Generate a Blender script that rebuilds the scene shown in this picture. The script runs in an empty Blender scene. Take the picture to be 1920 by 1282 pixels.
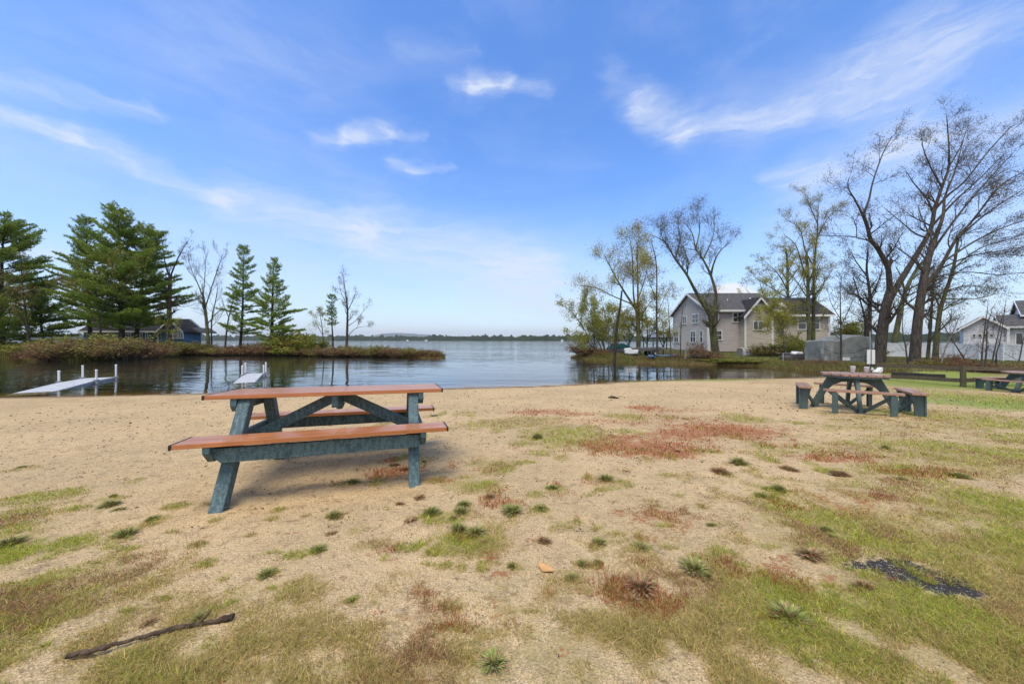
import bpy, bmesh, math, random
import numpy as np
from mathutils import Vector, Matrix

# ------------------------------------------------------------------ camera, world, sun, exposure
S = bpy.context.scene
C = S.collection
R = math.radians
F, CX, HY, H = 640.0, 960.0, 637.5, 1.223          # focal length in photo pixels, centre column, horizon row, lens height
ZW = -0.45                                         # lake level
cam_d = bpy.data.cameras.new('camera'); cam = bpy.data.objects.new('camera', cam_d); C.objects.link(cam)
cam.location = (0, 0, H); cam.rotation_euler = (R(90), 0, 0)
cam_d.sensor_width = 36; cam_d.lens = 36*F/1920; cam_d.shift_y = (HY-641)/1920
cam_d.clip_start = .05; cam_d.clip_end = 60000
S.camera = cam
S.render.resolution_x, S.render.resolution_y = 1024, 683
S.view_settings.view_transform = 'Standard'; S.view_settings.look = 'None'
S.view_settings.exposure = 0.55; S.view_settings.gamma = 1
try:
    S.cycles.volume_bounces = 0; S.cycles.max_bounces = 6; S.cycles.transparent_max_bounces = 12
except Exception: pass

SUN_EL, SUN_AZ = 69.0, -155.0                       # azimuth measured from +Y towards +X (sun on the left, a little behind)
sd = bpy.data.lights.new('sun', 'SUN'); sd.energy = 2.2; sd.angle = R(32); sd.color = (1, .92, .78)
sun = bpy.data.objects.new('sun', sd); C.objects.link(sun)
sv = Vector((math.cos(R(SUN_EL))*math.sin(R(SUN_AZ)), math.cos(R(SUN_EL))*math.cos(R(SUN_AZ)), math.sin(R(SUN_EL))))
sun.rotation_euler = sv.to_track_quat('Z', 'Y').to_euler()

class G:
    """small node-graph helper"""
    def __init__(s, nt): s.nt = nt
    def n(s, t, **kw):
        nd = s.nt.nodes.new(t)
        for k, v in kw.items(): setattr(nd, k, v)
        return nd
    def put(s, sock, v):
        if hasattr(v, 'is_output'): s.nt.links.new(v, sock)
        elif isinstance(v, (tuple, list)) and len(v) == 3 and sock.type == 'RGBA': sock.default_value = (*v, 1)
        else: sock.default_value = v
    def m(s, op, a, b=0.0, c=None, clamp=False):
        nd = s.n('ShaderNodeMath', operation=op, use_clamp=clamp)
        s.put(nd.inputs[0], a); s.put(nd.inputs[1], b)
        if c is not None: s.put(nd.inputs[2], c)
        return nd.outputs[0]
    def vm(s, op, a, b=(0, 0, 0)):
        nd = s.n('ShaderNodeVectorMath', operation=op); s.put(nd.inputs[0], a); s.put(nd.inputs[1], b)
        return nd.outputs['Value'] if op in ('LENGTH', 'DOT_PRODUCT', 'DISTANCE') else nd.outputs[0]
    def mix(s, f, a, b, blend='MIX'):
        nd = s.n('ShaderNodeMix', data_type='RGBA', blend_type=blend)
        s.put(nd.inputs[0], f); s.put(nd.inputs[6], a); s.put(nd.inputs[7], b)
        return nd.outputs[2]
    def noise(s, vec, scale, detail=3, rough=.55, dist=0, out='Fac'):
        nd = s.n('ShaderNodeTexNoise'); s.put(nd.inputs['Vector'], vec)
        nd.inputs['Scale'].default_value = scale; nd.inputs['Detail'].default_value = detail
        nd.inputs['Roughness'].default_value = rough; nd.inputs['Distortion'].default_value = dist
        return nd.outputs[0 if out == 'Fac' else 1]
    def ss(s, v, a, b, lo=0.0, hi=1.0):
        nd = s.n('ShaderNodeMapRange', interpolation_type='SMOOTHSTEP')
        s.put(nd.inputs[0], v)
        for i, x in enumerate((a, b, lo, hi)): nd.inputs[i+1].default_value = x
        return nd.outputs[0]
    def scale(s, vec, sc):
        nd = s.n('ShaderNodeMapping'); s.put(nd.inputs[0], vec); nd.inputs['Scale'].default_value = sc
        return nd.outputs[0]
    def attr(s, name): return s.n('ShaderNodeAttribute', attribute_name=name).outputs['Fac']
    def bump(s, h, strength=.5, dist=.01, normal=None):
        nd = s.n('ShaderNodeBump'); s.put(nd.inputs['Height'], h)
        nd.inputs['Strength'].default_value = strength; nd.inputs['Distance'].default_value = dist
        if normal is not None: s.put(nd.inputs['Normal'], normal)
        return nd.outputs[0]

# sky: Nishita + cirrus placed by compass direction and height above the horizon
W = bpy.data.worlds.new('World'); S.world = W; W.use_nodes = True
g = G(W.node_tree); W.node_tree.nodes.clear()
sky = g.n('ShaderNodeTexSky', sky_type='NISHITA')
sky.sun_disc = False; sky.sun_elevation = R(SUN_EL); sky.sun_rotation = R(SUN_AZ)
sky.altitude = 100; sky.air_density = 1.0; sky.dust_density = .6; sky.ozone_density = 3.5
hs = g.n('ShaderNodeHueSaturation'); hs.inputs['Hue'].default_value = .508; hs.inputs['Saturation'].default_value = 1.22; hs.inputs['Value'].default_value = 1.55
g.put(hs.inputs['Color'], sky.outputs[0])
tc = g.n('ShaderNodeTexCoord'); sep = g.n('ShaderNodeSeparateXYZ'); g.put(sep.inputs[0], tc.outputs['Generated'])
az = g.m('ARCTAN2', sep.outputs[0], sep.outputs[1]); el = g.m('ARCSINE', sep.outputs[2])
cmb = g.n('ShaderNodeCombineXYZ'); g.put(cmb.inputs[0], az); g.put(cmb.inputs[1], el)
pv = cmb.outputs[0]
wn = g.noise(g.scale(pv, (2.2, 5, 1)), 1.6, 4, .6, out='C')
warp = g.vm('MULTIPLY', g.vm('SUBTRACT', wn, (.5, .5, .5)), (.12, .06, 0))
wn2 = g.noise(g.scale(pv, (8, 20, 1)), 1.5, 5, .65, out='C')
warp = g.vm('ADD', warp, g.vm('MULTIPLY', g.vm('SUBTRACT', wn2, (.5, .5, .5)), (.085, .038, 0)))
pw = g.vm('ADD', pv, warp)
def azel(px, py):
    x, z = (px-CX)/F, (HY-py)/F
    return math.atan2(x, 1), math.asin(z/math.sqrt(1+x*x+z*z))
def cloud(p0, p1, w, a, soft=1.0):
    """elongated soft patch between two sky directions (given by where the photo shows them), w = half width in photo pixels"""
    (a0, e0), (a1, e1) = azel(*p0), azel(*p1)
    dx, dy = a1-a0, e1-e0; L2 = max(dx*dx+dy*dy, 1e-6)
    rel = g.vm('SUBTRACT', pw, (a0, e0, 0))
    t = g.m('MULTIPLY', g.vm('DOT_PRODUCT', rel, (dx, dy, 0)), 1/L2, clamp=True)
    sc = g.n('ShaderNodeVectorMath', operation='SCALE'); sc.inputs[0].default_value = (dx, dy, 0); g.put(sc.inputs['Scale'], t)
    d = g.vm('DISTANCE', rel, sc.outputs[0])
    cxm = ((p0[0]+p1[0])/2-CX)/F
    ww = w/F/(1+cxm*cxm)
    return g.m('MULTIPLY', g.m('POWER', g.ss(d, 0, ww*2.1, 1, 0), 1.5), a)
cl = [((-60, 200), (140, 258), 20, .55), ((140, 258), (430, 372), 26, .55), ((430, 372), (700, 440), 34, .50), ((700, 440), (1000, 512), 46, .62), ((-100, 215), (300, 330), 60, .18), ((500, 410), (1050, 520), 95, .26),
      ((-50, 150), (270, 208), 30, .42), ((0, 60), (600, 110), 150, .16), ((850, 164), (900, 158), 10, .35), ((885, 158), (945, 155), 14, .75), ((940, 157), (1030, 162), 7, .4), ((600, 256), (680, 250), 12, .35), ((655, 250), (720, 243), 15, .6), ((715, 246), (790, 250), 7, .35),
      ((735, 306), (780, 314), 11, .5), ((775, 316), (850, 313), 6, .4), ((750, 98), (880, 96), 12, .14), ((1200, 195), (1290, 240), 26, .6), ((1285, 243), (1480, 212), 22, .5),
      ((1400, 225), (1640, 165), 60, .32), ((1600, 165), (1770, 95), 95, .5), ((1720, 60), (2200, -20), 120, .30), ((1500, 330), (1700, 270), 55, .50),
      ((1700, 270), (2100, 190), 95, .62), ((1430, 335), (1560, 322), 16, .45), ((960, 505), (1090, 560), 45, .4), ((20, 465), (120, 468), 28, .6),
      ((880, 555), (1080, 580), 22, .4), ((1500, 400), (2000, 420), 110, .30), ((300, 480), (560, 540), 80, .22), ((1150, 150), (1200, 190), 22, .3)]
tot = None
for p0, p1, w, a in cl:
    c = cloud(p0, p1, w, a); tot = c if tot is None else g.m('ADD', tot, c)
fmap = g.n('ShaderNodeMapping'); g.put(fmap.inputs[0], pw); fmap.inputs['Rotation'].default_value = (0, 0, .22); fmap.inputs['Scale'].default_value = (3.0, 17, 1)
fib = g.noise(fmap.outputs[0], 2.4, 8, .68, .8)
fib2 = g.noise(g.scale(pv, (1.2, 3, 1)), 2.0, 5, .6, .3)
veil = g.m('MULTIPLY', g.ss(fib2, .42, .8), .22)
cirrus = g.m('ADD', g.m('MULTIPLY', tot, g.ss(fib, .30, .70, .45, 1.06)), veil, clamp=True)
cum = None
for p0, p1, w in [((1345, 548), (1400, 550), 15), ((1365, 543), (1378, 542), 13), ((705, 622), (770, 620), 6)]:
    c = cloud(p0, p1, w, 1.5); cum = c if cum is None else g.m('ADD', cum, c)
cum = g.m('MULTIPLY', cum, g.ss(g.noise(pv, 34, 5, .6), .3, .5), clamp=True)
hz = g.ss(el, 0.0, .42, .62, 0)
skyc = g.mix(hz, hs.outputs[0], (3.3, 4.0, 5.3))
skyc = g.mix(g.m('MULTIPLY', cirrus, .84), skyc, (4.3, 4.7, 5.5))
back = g.m('MULTIPLY', g.ss(sep.outputs[1], .25, -.45), g.ss(g.noise(tc.outputs['Generated'], 2.5, 5, .6), .30, .55, .45, 1.0))
skyc = g.mix(g.m('MULTIPLY', back, .8), skyc, (4.6, 4.75, 5.0))     # unseen cloud deck behind the camera, added to whiten and brighten the light
skyc = g.mix(cum, skyc, (5.4, 5.5, 5.7))
bg = g.n('ShaderNodeBackground'); g.put(bg.inputs[0], skyc); bg.inputs[1].default_value = .125
wo = g.n('ShaderNodeOutputWorld'); g.put(wo.inputs[0], bg.outputs[0])

# ------------------------------------------------------------------ helpers
def at(px, py, Y):
    """the point at depth Y seen at a photo pixel"""
    return Vector(((px-CX)/F*Y, Y, H+(HY-py)/F*Y))
def tag(o, label=None, cat=None, group=None, kind=None):
    if label: o['label'] = label
    if cat: o['category'] = cat
    if group: o['group'] = group
    if kind: o['kind'] = kind
    return o
def empty(name, loc, label, cat, group=None, rz=0):
    o = bpy.data.objects.new(name, None); C.objects.link(o); o.location = loc; o.rotation_euler = (0, 0, rz)
    o.empty_display_size = .2
    return tag(o, label, cat, group)
def np_mesh(name, v, f, mat=None, smooth=False, attrs=None, fattrs=None):
    v = np.asarray(v, np.float32); f = np.asarray(f, np.int32)
    me = bpy.data.meshes.new(name); n, k = f.shape
    me.vertices.add(len(v)); me.vertices.foreach_set('co', v.ravel())
    me.loops.add(n*k); me.loops.foreach_set('vertex_index', f.ravel())
    me.polygons.add(n); me.polygons.foreach_set('loop_start', np.arange(0, n*k, k, dtype=np.int32))
    me.polygons.foreach_set('loop_total', np.full(n, k, np.int32))
    if smooth: me.polygons.foreach_set('use_smooth', np.ones(n, bool))
    me.update(calc_edges=True)
    for nm, a in (attrs or {}).items():
        at_ = me.attributes.new(nm, 'FLOAT', 'POINT'); at_.data.foreach_set('value', np.asarray(a, np.float32))
    for nm, a in (fattrs or {}).items():
        a = np.asarray(a, np.float32)
        if a.ndim == 2:
            at_ = me.attributes.new(nm, 'FLOAT_COLOR', 'FACE'); at_.data.foreach_set('color', a.ravel())
        else:
            at_ = me.attributes.new(nm, 'FLOAT', 'FACE'); at_.data.foreach_set('value', a)
    if mat: me.materials.append(mat)
    return me
def link(name, me, parent=None):
    o = bpy.data.objects.new(name, me); C.objects.link(o)
    if parent is not None: o.parent = parent
    return o
class MB:
    """collects boxes, prisms and tubes into one mesh (coordinates local to the parent)"""
    def __init__(s): s.v, s.f, s.sm = [], [], []
    def add(s, vs, fs, smooth=False):
        b = len(s.v); s.v += [tuple(p) for p in vs]; s.f += [tuple(i+b for i in q) for q in fs]; s.sm += [smooth]*len(fs); return s
    def box(s, c, d, M=None):
        x, y, z = d[0]/2, d[1]/2, d[2]/2
        vs = [Vector((sx*x, sy*y, sz*z)) for sz in (-1, 1) for sy in (-1, 1) for sx in (-1, 1)]
        if M is not None: vs = [M @ p for p in vs]
        vs = [p+Vector(c) for p in vs]
        return s.add(vs, [(0, 2, 3, 1), (4, 5, 7, 6), (0, 1, 5, 4), (2, 6, 7, 3), (0, 4, 6, 2), (1, 3, 7, 5)])
    def bar(s, p, q, w, h, up=(0, 0, 1)):
        p, q = Vector(p), Vector(q); d = (q-p); L = d.length; d.normalize(); u = Vector(up)
        r = d.cross(u)
        if r.length < 1e-4: r = Vector((1, 0, 0))
        r.normalize(); u = r.cross(d)
        M = Matrix((d, -r, u)).transposed()
        return s.box((p+q)/2, (L, w, h), M)
    def prism(s, poly, axis, a, b):
        """poly = 2-D outline, extruded along axis from a to b; axis x: (y,z), y: (x,z), z: (x,y)"""
        def P(q, t): return {'x': (t, q[0], q[1]), 'y': (q[0], t, q[1]), 'z': (q[0], q[1], t)}[axis]
        n = len(poly)
        vs = [P(q, a) for q in poly]+[P(q, b) for q in poly]
        return s.add(vs, [tuple(range(n))[::-1], tuple(range(n, 2*n))]+[(i, (i+1) % n, n+(i+1) % n, n+i) for i in range(n)])
    def tube(s, pts, rad, n=6, cap=True, smooth=True):
        pts = [Vector(p) for p in pts]; m = len(pts)
        if not hasattr(rad, '__len__'): rad = [rad]*m
        vs = []; ref = None
        for i, p in enumerate(pts):
            t = (pts[min(i+1, m-1)]-pts[max(i-1, 0)]).normalized()
            if ref is None: ref = Vector((1, 0, 0)) if abs(t.x) < .8 else Vector((0, 1, 0))
            a = t.cross(ref).normalized(); b = t.cross(a); ref = b.cross(t) if False else ref
            for k in range(n):
                w = 2*math.pi*k/n; vs.append(p+(a*math.cos(w)+b*math.sin(w))*rad[i])
        fs = [(i*n+k, i*n+(k+1) % n, (i+1)*n+(k+1) % n, (i+1)*n+k) for i in range(m-1) for k in range(n)]
        s.add(vs, fs, smooth)
        if cap: s.add([vs[k] for k in range(n)], [tuple(range(n))]); s.add(vs[-n:], [tuple(range(n))[::-1]])
        return s
    def lathe(s, prof, c=(0, 0, 0), n=14, smooth=True):
        vs = [(c[0]+r*math.cos(2*math.pi*k/n), c[1]+r*math.sin(2*math.pi*k/n), c[2]+z) for r, z in prof for k in range(n)]
        return s.add(vs, [(i*n+k, i*n+(k+1) % n, (i+1)*n+(k+1) % n, (i+1)*n+k) for i in range(len(prof)-1) for k in range(n)], smooth)
    def build(s, name, mat, parent=None, bevel=0, fix=True):
        me = bpy.data.meshes.new(name); me.from_pydata(s.v, [], s.f); me.polygons.foreach_set('use_smooth', s.sm)
        if fix:
            bm = bmesh.new(); bm.from_mesh(me); bmesh.ops.recalc_face_normals(bm, faces=bm.faces[:]); bm.to_mesh(me); bm.free()
        me.materials.append(mat); me.update()
        o = link(name, me, parent)
        if bevel:
            b = o.modifiers.new('bevel', 'BEVEL'); b.width = bevel; b.segments = 2; b.limit_method = 'ANGLE'
        return o
_lat = np.random.default_rng(5).random((256, 256))
def vnoise(x, y):
    xi, yi = np.floor(x).astype(int), np.floor(y).astype(int); fx, fy = x-xi, y-yi
    fx = fx*fx*(3-2*fx); fy = fy*fy*(3-2*fy)
    a = _lat[xi % 256, yi % 256]; b = _lat[(xi+1) % 256, yi % 256]; c = _lat[xi % 256, (yi+1) % 256]; d = _lat[(xi+1) % 256, (yi+1) % 256]
    return (a*(1-fx)+b*fx)*(1-fy)+(c*(1-fx)+d*fx)*fy
def fbm(x, y, o=4):
    t = 0; a = .5; s = 0
    for i in range(o):
        t = t+a*vnoise(x*2**i+17*i, y*2**i+31*i); s += a; a *= .5
    return t/s
def sst(x, a, b):
    t = np.clip((x-a)/(b-a), 0, 1); return t*t*(3-2*t)

# ------------------------------------------------------------------ materials
def newmat(name):
    m = bpy.data.materials.new(name); m.use_nodes = True
    g = G(m.node_tree); b = m.node_tree.nodes['Principled BSDF']
    return m, g, b
def pos(g): return g.n('ShaderNodeNewGeometry').outputs['Position']
def obc(g): return g.n('ShaderNodeTexCoord').outputs['Object']
def simple(name, col, col2=None, scale=6, rough=.7, bump=0, bs=40, stretch=(1, 1, 1), metal=0, spec=.4, lo=.35, hi=.65):
    m, g, b = newmat(name); c = g.scale(obc(g), stretch)
    if col2 is None: col2 = tuple(x*.7 for x in col)
    g.put(b.inputs['Base Color'], g.mix(g.ss(g.noise(c, scale, 5, .6), lo, hi), col, col2))
    b.inputs['Roughness'].default_value = rough; b.inputs['Metallic'].default_value = metal; b.inputs['Specular IOR Level'].default_value = spec
    if bump: g.put(b.inputs['Normal'], g.bump(g.noise(c, bs, 4, .6), bump, .01))
    return m
def leafmat(name, cols, rough=.6, trans=.35):
    """colour picked per leaf from a ramp by the face attribute 'tint'"""
    m, g, b = newmat(name)
    rp = g.n('ShaderNodeValToRGB'); e = rp.color_ramp.elements
    for i, c in enumerate(cols):
        p = i/(len(cols)-1)
        el_ = e[i] if i < 2 else e.new(p)
        el_.position = p; el_.color = (*c, 1)
    g.put(rp.inputs[0], g.attr('tint'))
    g.put(b.inputs['Base Color'], rp.outputs[0]); b.inputs['Roughness'].default_value = rough; b.inputs['Specular IOR Level'].default_value = .25
    tr = g.n('ShaderNodeBsdfTranslucent'); g.put(tr.inputs[0], rp.outputs[0])
    mx = g.n('ShaderNodeMixShader'); mx.inputs[0].default_value = trans
    g.put(mx.inputs[1], b.outputs[0]); g.put(mx.inputs[2], tr.outputs[0])
    out = [n for n in m.node_tree.nodes if n.type == 'OUTPUT_MATERIAL'][0]; g.put(out.inputs[0], mx.outputs[0])
    return m
def bark(name, c1, c2, moss=None):
    m, g, b = newmat(name); c = obc(g)
    col = g.mix(g.ss(g.noise(g.scale(c, (9, 9, 2)), 1.5, 5, .65), .35, .65), c1, c2)
    if moss: col = g.mix(g.m('MULTIPLY', g.ss(g.noise(c, 1.3, 5, .6), .42, .6), .8), col, moss)
    g.put(b.inputs['Base Color'], col); b.inputs['Roughness'].default_value = .9; b.inputs['Specular IOR Level'].default_value = .15
    g.put(b.inputs['Normal'], g.bump(g.noise(g.scale(c, (14, 14, 3)), 2, 4, .6), .7, .03))
    return m

# sand, turf, gravel: one ground material steered by painted masks for what grows where
def ground_mat():
    m, g, b = newmat('ground'); p = pos(g)
    big = g.noise(p, .55, 4, .55); mid = g.noise(p, 6, 4, .6); fine = g.noise(p, 85, 3, .7)
    col = g.mix(g.ss(big, .35, .65), (.65, .465, .245), (.545, .395, .205))
    col = g.mix(g.m('MULTIPLY', g.ss(mid, .45, .7), .45), col, (.36, .25, .13))
    sp1 = g.noise(p, 95, 2, .5); sp2 = g.noise(p, 190, 2, .5); sp3 = g.noise(g.scale(p, (1, 1.6, 1)), 30, 4, .8); sp4 = g.noise(p, 13, 4, .75)
    col = g.mix(g.ss(sp2, .50, .64, 0, .6), col, (.25, .165, .085))
    col = g.mix(g.ss(sp2, .47, .33, 0, .6), col, (.76, .59, .37))
    col = g.mix(g.ss(sp1, .56, .68, 0, .6), col, (.22, .145, .08))
    col = g.mix(g.ss(sp1, .44, .32, 0, .45), col, (.74, .58, .36))
    col = g.mix(g.ss(sp3, .60, .68, 0, .65), col, (.17, .115, .07))
    col = g.mix(g.ss(sp4, .55, .66, 0, .6), col, (.26, .175, .10))
    litter = g.ss(g.noise(g.scale(p, (1, 2.2, 1)), 14, 5, .8), .56, .65, 0, .8)
    col = g.mix(g.m('MULTIPLY', litter, g.ss(g.noise(p, 1.1, 3), .4, .6)), col, (.12, .085, .055))
    thatch = g.mix(g.ss(fine, .38, .62), (.42, .33, .13), (.19, .16, .055))
    thatch = g.mix(g.ss(mid, .4, .7), thatch, (.44, .34, .16))
    tn = g.m('ADD', g.m('MULTIPLY', g.noise(p, 38, 4, .75), .5), g.m('MULTIPLY', g.noise(p, 7, 5, .7), .5))
    gm = g.attr('grass'); gf = g.ss(g.m('ADD', gm, g.m('MULTIPLY', g.m('SUBTRACT', tn, .5), 4.0)), .35, .85)
    col = g.mix(g.m('MULTIPLY', gf, .62), col, thatch)
    rm = g.attr('red'); rf = g.ss(g.m('ADD', rm, g.m('MULTIPLY', g.m('SUBTRACT', tn, .5), 5.0)), .38, .8)
    col = g.mix(g.m('MULTIPLY', rf, .75), col, g.mix(fine, (.44, .15, .06), (.27, .11, .05)))
    vm_ = g.ss(g.m('ADD', g.attr('gravel'), g.m('ADD', g.m('MULTIPLY', g.m('SUBTRACT', g.noise(p, 9, 5, .8), .5), 4.5), g.m('MULTIPLY', g.m('SUBTRACT', g.noise(p, 60, 3, .8), .5), 2.2))), .30, .66)
    vor = g.n('ShaderNodeTexVoronoi'); g.put(vor.inputs['Vector'], p); vor.inputs['Scale'].default_value = 95
    grv = g.mix(g.ss(g.m('ADD', vor.outputs['Distance'], g.m('MULTIPLY', g.noise(p, 60), .5)), .55, .42), (.050, .045, .040), (.34, .33, .30))
    col = g.mix(g.m('MULTIPLY', vm_, g.ss(g.attr('gravel'), .08, .3)), col, grv)
    bank = g.mix(g.ss(g.noise(p, 1.6, 5, .7), .4, .62), (.12, .13, .035), (.17, .12, .055))
    col = g.mix(g.attr('bank'), col, bank)
    lawn = g.mix(g.ss(g.noise(p, 5, 5, .7), .35, .65), (.20, .29, .045), (.27, .27, .08))
    col = g.mix(g.m('MULTIPLY', g.attr('lawn'), g.ss(g.m('ADD', g.attr('lawn'), g.m('SUBTRACT', tn, .5)), .3, .7)), col, lawn)
    col = g.mix(g.m('MULTIPLY', g.attr('wet'), .75), col, (.13, .085, .045))
    g.put(b.inputs['Base Color'], col); b.inputs['Roughness'].default_value = .95; b.inputs['Specular IOR Level'].default_value = .12
    h = g.m('ADD', g.m('MULTIPLY', mid, 1.0), g.m('ADD', g.m('MULTIPLY', g.noise(p, 24, 5, .7), .9), g.m('ADD', g.m('MULTIPLY', fine, .4), g.m('MULTIPLY', sp1, .5))))
    g.put(b.inputs['Normal'], g.bump(h, .6, .035))
    return m
def water_mat():
    m, g, b = newmat('lake water'); p = pos(g)
    nt = m.node_tree; out = [n for n in nt.nodes if n.type == 'OUTPUT_MATERIAL'][0]; nt.nodes.remove(b)
    pw_ = g.vm('ADD', p, g.vm('MULTIPLY', g.vm('SUBTRACT', g.noise(p, .35, 2, out='C'), (.5, .5, .5)), (1.5, .8, 0)))
    h1 = g.noise(g.scale(pw_, (.55, 2.0, 1)), 1.0, 2, .5); h2 = g.noise(g.scale(pw_, (.22, .8, 1)), .8, 2, .5)
    calm = g.ss(g.noise(g.scale(p, (.03, .06, 1)), 1, 3, .6), .35, .65, .45, 1.25)
    hh = g.m('MULTIPLY', g.m('ADD', h1, g.m('MULTIPLY', h2, 1.6)), calm)
    nrm = g.bump(hh, .6, .06)
    fr = g.n('ShaderNodeFresnel'); fr.inputs['IOR'].default_value = 1.34; g.put(fr.inputs['Normal'], nrm)
    gl = g.n('ShaderNodeBsdfGlossy'); gl.inputs['Roughness'].default_value = .025; gl.inputs['Color'].default_value = (.97, .98, 1, 1); g.put(gl.inputs['Normal'], nrm)
    tr = g.n('ShaderNodeBsdfTransparent'); tr.inputs['Color'].default_value = (.80, .72, .52, 1)
    df = g.n('ShaderNodeBsdfDiffuse'); df.inputs['Color'].default_value = (.022, .024, .017, 1)
    m1 = g.n('ShaderNodeMixShader'); g.put(m1.inputs[0], g.ss(g.attr('depth'), .0, .38)); g.put(m1.inputs[1], tr.outputs[0]); g.put(m1.inputs[2], df.outputs[0])
    m2 = g.n('ShaderNodeMixShader'); g.put(m2.inputs[0], fr.outputs[0]); g.put(m2.inputs[1], m1.outputs[0]); g.put(m2.inputs[2], gl.outputs[0])
    g.put(out.inputs[0], m2.outputs[0]); return m
def blade_mat():
    m, g, b = newmat('grass blade')
    a = g.n('ShaderNodeAttribute', attribute_name='col').outputs['Color']
    g.put(b.inputs['Base Color'], a); b.inputs['Roughness'].default_value = .6; b.inputs['Specular IOR Level'].default_value = .2
    tr = g.n('ShaderNodeBsdfTranslucent'); g.put(tr.inputs[0], a)
    mx = g.n('ShaderNodeMixShader'); mx.inputs[0].default_value = .3; g.put(mx.inputs[1], b.outputs[0]); g.put(mx.inputs[2], tr.outputs[0])
    out = [n for n in m.node_tree.nodes if n.type == 'OUTPUT_MATERIAL'][0]; g.put(out.inputs[0], mx.outputs[0]); return m
def siding(name, c1, c2, lap=.14):
    m, g, b = newmat(name); p = pos(g); sp = g.n('ShaderNodeSeparateXYZ'); g.put(sp.inputs[0], p)
    fr = g.m('FRACT', g.m('MULTIPLY', sp.outputs[2], 1/lap))
    col = g.mix(g.ss(g.noise(g.scale(p, (.6, .6, 5)), 1.4, 5, .65), .35, .65), c1, c2)
    col = g.mix(g.ss(g.noise(p, .5, 4, .6), .5, .8, 0, .35), col, tuple(x*.72 for x in c1))
    g.put(b.inputs['Base Color'], col); b.inputs['Roughness'].default_value = .75; b.inputs['Specular IOR Level'].default_value = .2
    g.put(b.inputs['Normal'], g.bump(g.m('SUBTRACT', 1, fr), 1.0, .05)); return m
def recycled(name, c1, c2):
    m, g, b = newmat(name); c = g.scale(obc(g), (1, 1, 1))
    n1 = g.noise(g.scale(c, (10, 10, 3)), 4, 6, .7); n2 = g.noise(c, 55, 5, .75)
    col = g.mix(g.ss(n1, .42, .58), tuple(x*1.12 for x in c1), tuple(x*.88 for x in c2))
    col = g.mix(g.ss(n2, .52, .66, 0, .75), col, tuple(min(1, x*1.9+.02) for x in c1)); col = g.mix(g.ss(g.noise(c, 16, 6, .8), .56, .68, 0, .8), col, tuple(x*.35 for x in c2))
    g.put(b.inputs['Base Color'], col); b.inputs['Roughness'].default_value = .6; b.inputs['Specular IOR Level'].default_value = .35
    g.put(b.inputs['Normal'], g.bump(n2, .35, .006)); return m
def plank(name, c1, c2, axis_scale):
    m, g, b = newmat(name); c = g.scale(obc(g), axis_scale)
    col = g.mix(g.ss(g.noise(c, 2.2, 6, .65), .32, .68), c1, c2)
    ax = axis_scale.index(min(axis_scale)); wv = g.scale(obc(g), (0, 1, 0) if ax == 0 else (1, 0, 0))
    col = g.mix(g.ss(g.noise(wv, 7.4, 1, .5), .42, .60, 0, .55), col, tuple(x*.72 for x in c1))
    col = g.mix(g.ss(g.noise(g.scale(obc(g), tuple(2 if a_ < 2 else 9 for a_ in axis_scale)), 3, 5, .7), .52, .70, 0, .6), col, tuple(x*.55 for x in c2))
    col = g.mix(g.ss(g.noise(obc(g), 3.0, 4, .6), .5, .78, 0, .5), col, tuple(min(1, x*1.35+.03) for x in c1))
    g.put(b.inputs['Base Color'], col); b.inputs['Roughness'].default_value = .36; b.inputs['Specular IOR Level'].default_value = .55; b.inputs['Coat Weight'].default_value = .3; b.inputs['Coat Roughness'].default_value = .12
    g.put(b.inputs['Normal'], g.bump(g.noise(c, 5, 4, .7), .25, .004)); return m

M = {}
M['ground'] = ground_mat(); M['water'] = water_mat(); M['blade'] = blade_mat()
M['orange'] = plank('orange plastic lumber', (.52, .19, .062), (.42, .145, .048), (1.2, 16, 16))
M['orange_pale'] = plank('faded salmon plastic lumber', (.46, .255, .17), (.39, .205, .135), (16, 1.2, 16))
M['teal'] = recycled('blue green recycled plastic', (.085, .142, .155), (.055, .102, .118))
M['slate'] = simple('slate blue recycled plastic', (.085, .128, .128), (.068, .105, .107), 9, .55, .2, 60)
M['black'] = simple('black plastic', (.018, .018, .02), (.03, .03, .032), 20, .45)
M['bolt'] = simple('bolt steel', (.45, .45, .44), (.3, .3, .3), 30, .4, metal=1)
M['bark'] = bark('grey brown bark', (0.109, 0.090, 0.072), (0.046, 0.039, 0.033))
M['bark_moss'] = bark('mossy bark', (0.131, 0.116, 0.080), (0.065, 0.055, 0.041), (0.145, 0.167, 0.051))
M['bark_red'] = bark('reddish bark', (0.145, 0.094, 0.065), (0.065, 0.046, 0.036))
M['bark_pale'] = bark('pale bark', (.26, .24, .20), (.14, .12, .10))
M['bark_dark'] = bark('dark pine bark', (0.061, 0.049, 0.041), (0.029, 0.025, 0.022))
M['needle'] = leafmat('pine needles', [(0.138, 0.235, 0.043), (0.206, 0.296, 0.048), (0.296, 0.366, 0.062), (0.413, 0.427, 0.081)], .55, .38)
M['needle_dark'] = leafmat('dark pine needles', [(0.103, 0.172, 0.042), (0.166, 0.241, 0.050), (0.235, 0.304, 0.060), (0.318, 0.345, 0.075)], .55, .2)
M['leaf_yg'] = leafmat('young yellow green leaves', [(0.263, 0.273, 0.047), (0.371, 0.389, 0.066), (0.479, 0.446, 0.099), (0.356, 0.273, 0.079)], .5, .4)
M['leaf_olive'] = leafmat('olive buds', [(0.244, 0.208, 0.059), (0.390, 0.352, 0.077), (0.488, 0.488, 0.094), (0.365, 0.195, 0.068)], .6, .3)
M['leaf_red'] = leafmat('reddish brown buds', [(0.105, 0.056, 0.039), (0.168, 0.091, 0.049), (0.140, 0.119, 0.049), (0.224, 0.140, 0.070)], .6, .3)
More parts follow.
